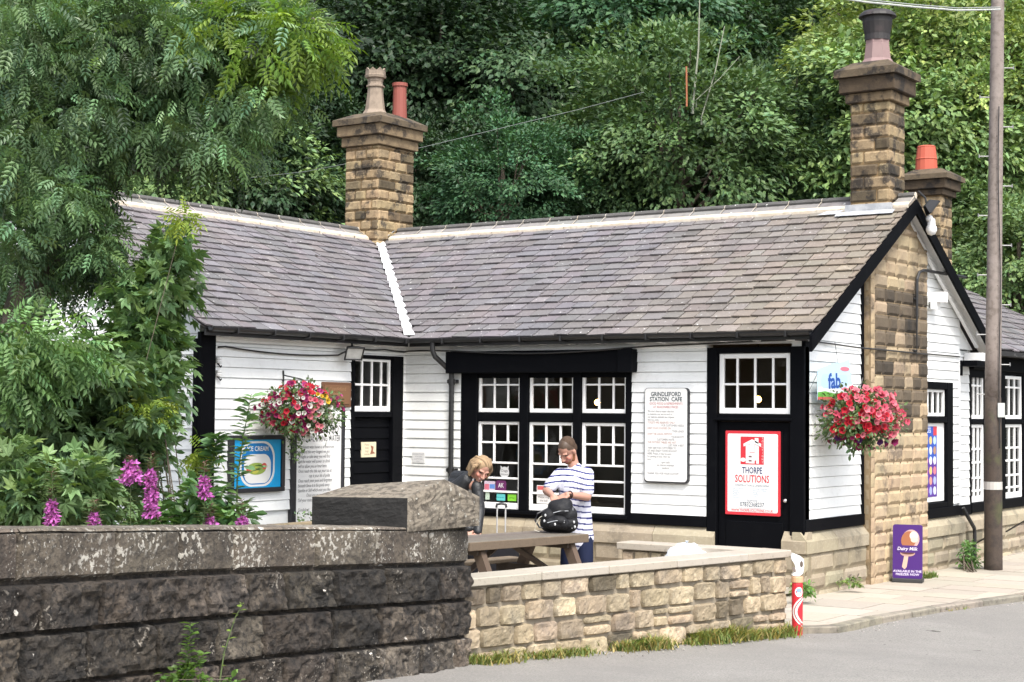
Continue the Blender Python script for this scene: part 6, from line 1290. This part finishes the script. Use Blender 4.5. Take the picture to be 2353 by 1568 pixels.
for h_,k_ in ((hip-rr_*.09,knR),(hip+rr_*.06,knL)): sd.cap(h_,h_+(k_-h_)*.88,.095,.085)
sd.build('shorts',MAN,cloth,(.012,.018,.05),.01,3)
def hairshape(G,Rm,c,f,up_,r_,s_,sd,short=True):
    sd.ell(G(0,-.034,.048),(.0745*s_,.080*s_,.079*s_),Rm)
    if short: sd.ell(G(0,-.045,.0),(.073*s_,.062*s_,.07*s_),Rm)
sd=SD(); hairshape(G,Rm,hc,fdir,hup,hr,HS,sd); sd.build('hair',MAN,cloth,lambda P:np.array((.085,.055,.038))*(1+.3*(n2(P[:,0]*90,P[:,2]*40+P[:,1]*50)[:,None]-.5)),.006,3)
sd=SD(); sd.ell(G(0,.045,-.085),(.046*HS,.042*HS,.036*HS),Rm); 
for x in (-1,1): sd.cap(G(x*.062,.0,-.03),G(x*.045,.03,-.08),.014*HS,.02*HS)
sd.build('beard',MAN,cloth,lambda P:np.array((.27,.12,.06))*(1+.3*(n2(P[:,0]*120,P[:,2]*80)[:,None]-.5)),.006,2)
sd=SD(); wc=wrL+(elL-wrL)*.12; wd_=unit(wrL-elL); wx_=unit(np.cross(wd_,zv)); wy=np.cross(wd_,wx_)
for a in range(10): sd.cap(wc+.036*(wx_*math.cos(a*.628)+wy*math.sin(a*.628)),wc+.036*(wx_*math.cos((a+1)*.628)+wy*math.sin((a+1)*.628)),.009,.009)
sd.ell(wc+ff*.038,(.02,.02,.02)); sd.build('wristwatch',MAN,cloth,(.05,.025,.02),.005,1)
# -- woman
wp_=lambda x,y,dd=0: at(x,y,18.1+dd); b_=wp_(1085,1395); WM=thing('person','woman with wavy blond hair and an open black jacket, leaning forward and smiling','person',(b_[0],b_[1],0))
hip=wp_(1068,1228,.1); ch=wp_(1062,1130,.02); nk=wp_(1084,1098,-.08); shR=wp_(1050,1100,.10); shL=wp_(1096,1118,-.16); hc=wp_(1106,1079,-.16)
fdir=unit(rr_*.30+ff*.75-zv*.62); hup=unit(zv*.8+rr_*.35+ff*.3); hup=unit(hup-(hup@fdir)*fdir); hr=np.cross(fdir,hup); HS=1.08
sd=SD(); G,Rm=head(sd,hc,fdir,hup,HS,.9); sd.cap(nk,G(0,-.02,-.05),.050,.046).cap(hip,ch,.13,.13,.7,rr_).cap(ch,nk,.13,.06,.75,rr_).cap(shR,shL,.06,.06)
elR=wp_(1046,1160,.05);wrR=wp_(1078,1215,-.3);elL=wp_(1103,1172,-.22);wrL=wp_(1098,1222,-.36)
sd.cap(shR,elR,.048,.04).cap(elR,wrR,.04,.026).cap(shL,elL,.048,.04).cap(elL,wrL,.04,.026); hand(sd,wrR,-zv*.7+ff*.5,rr_,ff,1,.4); hand(sd,wrL,-zv*.7+ff*.5,-rr_,ff,1,.4)
for s_ in (-1,1):
    h_=hip+rr_*.08*s_;k_=h_-[0,0,.42]+ff*.03;f_=h_.copy();f_[2]=.09; sd.cap(h_,k_,.09,.06).cap(k_,f_,.055,.036).cap(f_-[0,0,.04],f_-[0,0,.045]+fdir*[.16,.16,0],.036,.03)
sd.build('body',WM,skin,facecol(G,SK*1.0,hc,fdir,hup,hr,HS,(.62,.35,.32)),.0075,4)
sd=SD(); sd.cap(hip+ff*.03+rr_*.04,ch+ff*.03+rr_*.07,.10,.10,.7,rr_).cap(ch+ff*.04+rr_*.07,nk+ff*.02+rr_*.02-[0,0,.05],.10,.06,.7,rr_); sd.build('top',WM,cloth,(.70,.68,.66),.008,4)
sd=SD(); 
sd.cap(hip-rr_*.05-ff*.03,ch-rr_*.06-ff*.04,.14,.155,.8,rr_).cap(ch-rr_*.07-ff*.05,shR-ff*.02,.14,.09).cap(shR,nk-rr_*.03-ff*.05,.085,.07).cap(shR,elR,.075,.066).cap(elR,wrR,.064,.05).cap(shL,elL,.066,.056).cap(elL,wrL,.054,.045)
sd.cap(nk+rr_*.05+ff*.03-[0,0,.03],hip+rr_*.13+ff*.06-[0,0,.08],.045,.06).cap(hip-rr_*.06-ff*.02,hip-rr_*.06-ff*.02-[0,0,.25],.14,.15,.8,rr_).cap(nk-rr_*.07-ff*.07,nk-rr_*.02-ff*.08,.07,.06)
sd.cap(ch-rr_*.06+ff*.05,nk-rr_*.055+ff*.01-[0,0,.03],.12,.085).cap(nk-rr_*.06-[0,0,.02],nk-rr_*.045+[0,0,.01]-ff*.03,.075,.06).cap(hip-rr_*.06+ff*.06,ch-rr_*.05+ff*.05,.12,.12)
sd.build('jacket',WM,mat('black_jacket',(.012,.013,.015),.45,bump=[(14,.7,.02)]),(1,1,1),.008,4)
sd=SD(); 
for h_ in (-1,1): q_=hip+rr_*.08*h_; sd.cap(q_,q_-[0,0,.42]-ff*-.03,.10,.07).cap(q_-[0,0,.42]-ff*-.03,q_*[1,1,0]+[0,0,.12],.068,.05)
sd.cap(hip-rr_*.06,hip+rr_*.06,.12,.12); sd.build('trousers',WM,cloth,(.02,.02,.025),.01,3)
sd=SD(); s_=HS; sd.ell(G(0,-.025,.048),(.086*s_,.098*s_,.088*s_),Rm)
rg=np.random.default_rng(8)
for x in (-1,1):
    for k in range(1,5): a=G(x*(.052+.006*k),.045-.028*k,.085); e=G(x*(.088+.003*k)+rg.uniform(-.01,.01),.045-.03*k,-.075-.01*(k%3)); mid=G(x*.098,.045-.03*k,.02); sd.cap(a,mid,.021,.022).cap(mid,e,.022,.014)
sd.ell(G(0,-.07,-.02),(.07*s_,.05*s_,.085*s_),Rm); sd.build('hair',WM,cloth,lambda P:np.array((.34,.235,.14))*(1+1.3*(n2(((P-hc)@hr)*170+((P-hc)@fdir)*120,((P-hc)@hup)*18)[:,None]-.5)),.006,2)
# -- backpack
BPK=thing('backpack','black hiking backpack with straps and zip pockets on the picnic table','backpack',mp(1283,1222,-.45)); bc=mp(1283,1222,-.45); bc[2]=TZ; X,Y_=rr_,ff
q=lambda x,y,z: bc+X*x+Y_*y+zv*z
sd=SD(); sd.cap(q(-.10,0,.10),q(.11,0,.10),.095,.10).cap(q(-.09,0,.17),q(.10,0,.19),.095,.10).cap(q(-.04,0,.27),q(.07,0,.29),.075,.08).ell(q(.02,.0,.24),(.13,.12,.11)); BB=sd.build('main_bag',BPK,mat('black_nylon',(.009,.009,.011),.6,.3,bump=[(16,.8,.02),(60,.3,.004)]),(1,1,1),.009,4)
nyl=MATS['black_nylon']
sd=SD(); sd.cap(q(-.08,.09,.10),q(.05,.10,.10),.06,.065).ell(q(-.01,.09,.13),(.11,.07,.06)); sd.build('front_pocket',BPK,nyl,(1,1,1),.008,3)
sd=SD(); sd.cap(q(-.03,.07,.235),q(.09,.07,.25),.035,.035); sd.build('top_pocket',BPK,nyl,(1,1,1),.008,3)
m=MB()
for (a,b_) in (((-.12,.155,.115),(.06,.165,.135)),((-.06,.125,.215),(.10,.11,.235)),((.14,.08,.05),(.15,.06,.27))): m.tube([q(*a),(q(*a)+q(*b_))/2+zv*.012,q(*b_)],.005,5,(.30,.31,.33))
obj('zip',m,paint,BPK)
m=MB()
for c_ in ((-.14,.12,.19),(-.15,.10,.13),(-.04,.17,.10),(.05,.16,.125),(.16,.09,.12),(.17,.08,.07)): m.sphere(q(*c_),(.012,.008,.016),(.62,.62,.63),8,5)
obj('buckle',m,paint,BPK)
m=MB(); m.tube([q(-.14,.0,.24),q(-.22,.02,.20),q(-.245,.03,.13),q(-.20,.04,.06),q(-.12,.05,.05)],.010,6,BK); m.tube([q(-.13,.02,.20),q(-.20,.05,.16),q(-.235,.06,.10),q(-.25,.07,.03),q(-.20,.08,.015)],.004,5,(.45,.43,.36)); obj('strap',m,paint,BPK)
# -- suitcase with its handle up
sc_=wp_(1150,1395,.25); SCs=thing('suitcase','wheeled suitcase behind the table with only its raised chrome handle showing','suitcase',(sc_[0],sc_[1],0)); sc_[2]=0; q=lambda x,y,z: sc_+rr_*x+ff*y+zv*z
m=MB(); m.bbox(lambda p:sc_+np.asarray(p)[:,:1]*rr_+np.asarray(p)[:,1:2]*ff+np.asarray(p)[:,2:]*zv,(-.2,-.12,.06),(.2,.12,.60),.04,(.02,.02,.025)); obj('shell',m,cloth,SCs)
for x in (-1,1): m=MB(); m.tube([q(.046*x,0,.6),q(.046*x,0,1.01)],.0085,8,(.8,.8,.8)); obj('handle_tube',m,mat('chrome',(.85,.85,.85),.25,metal=.6),SCs)
m=MB(); m.tube([q(-.055,0,1.0),q(-.05,0,1.035),q(0,0,1.045),q(.05,0,1.035),q(.055,0,1.0)],.014,8,BK); obj('grip',m,paint,SCs)
for x in (-1,1): m=MB(); m.sphere(q(.15*x,0,.035),(.035,.035,.035),BK,10,6); obj('wheel',m,paint,SCs)

# grit gathered along the kerb and wall foot
rg=np.random.default_rng(12); m=MB()
for k in range(420):
    if k<260:
        y=rg.uniform(-2.2,3.2); x=float(kx(y))+abs(rg.normal())*.12+.03
    else:
        p=bl(rg.uniform(.1,4.5),.12+abs(rg.normal())*.12); x,y=p[0],p[1]
    r_=rg.uniform(.004,.011); c_=rg.uniform(.15,.5); m.sphere((x,y,float(rz(y))+r_*.4),(r_,r_*rg.uniform(.7,1.2),r_*.6),(c_,c_*.93,c_*.82),6,4)
tag(obj('grit',m,paint,loc=(7,0,0)),'small loose stones and grit scattered along the kerb and wall foot','grit',None,'stuff')
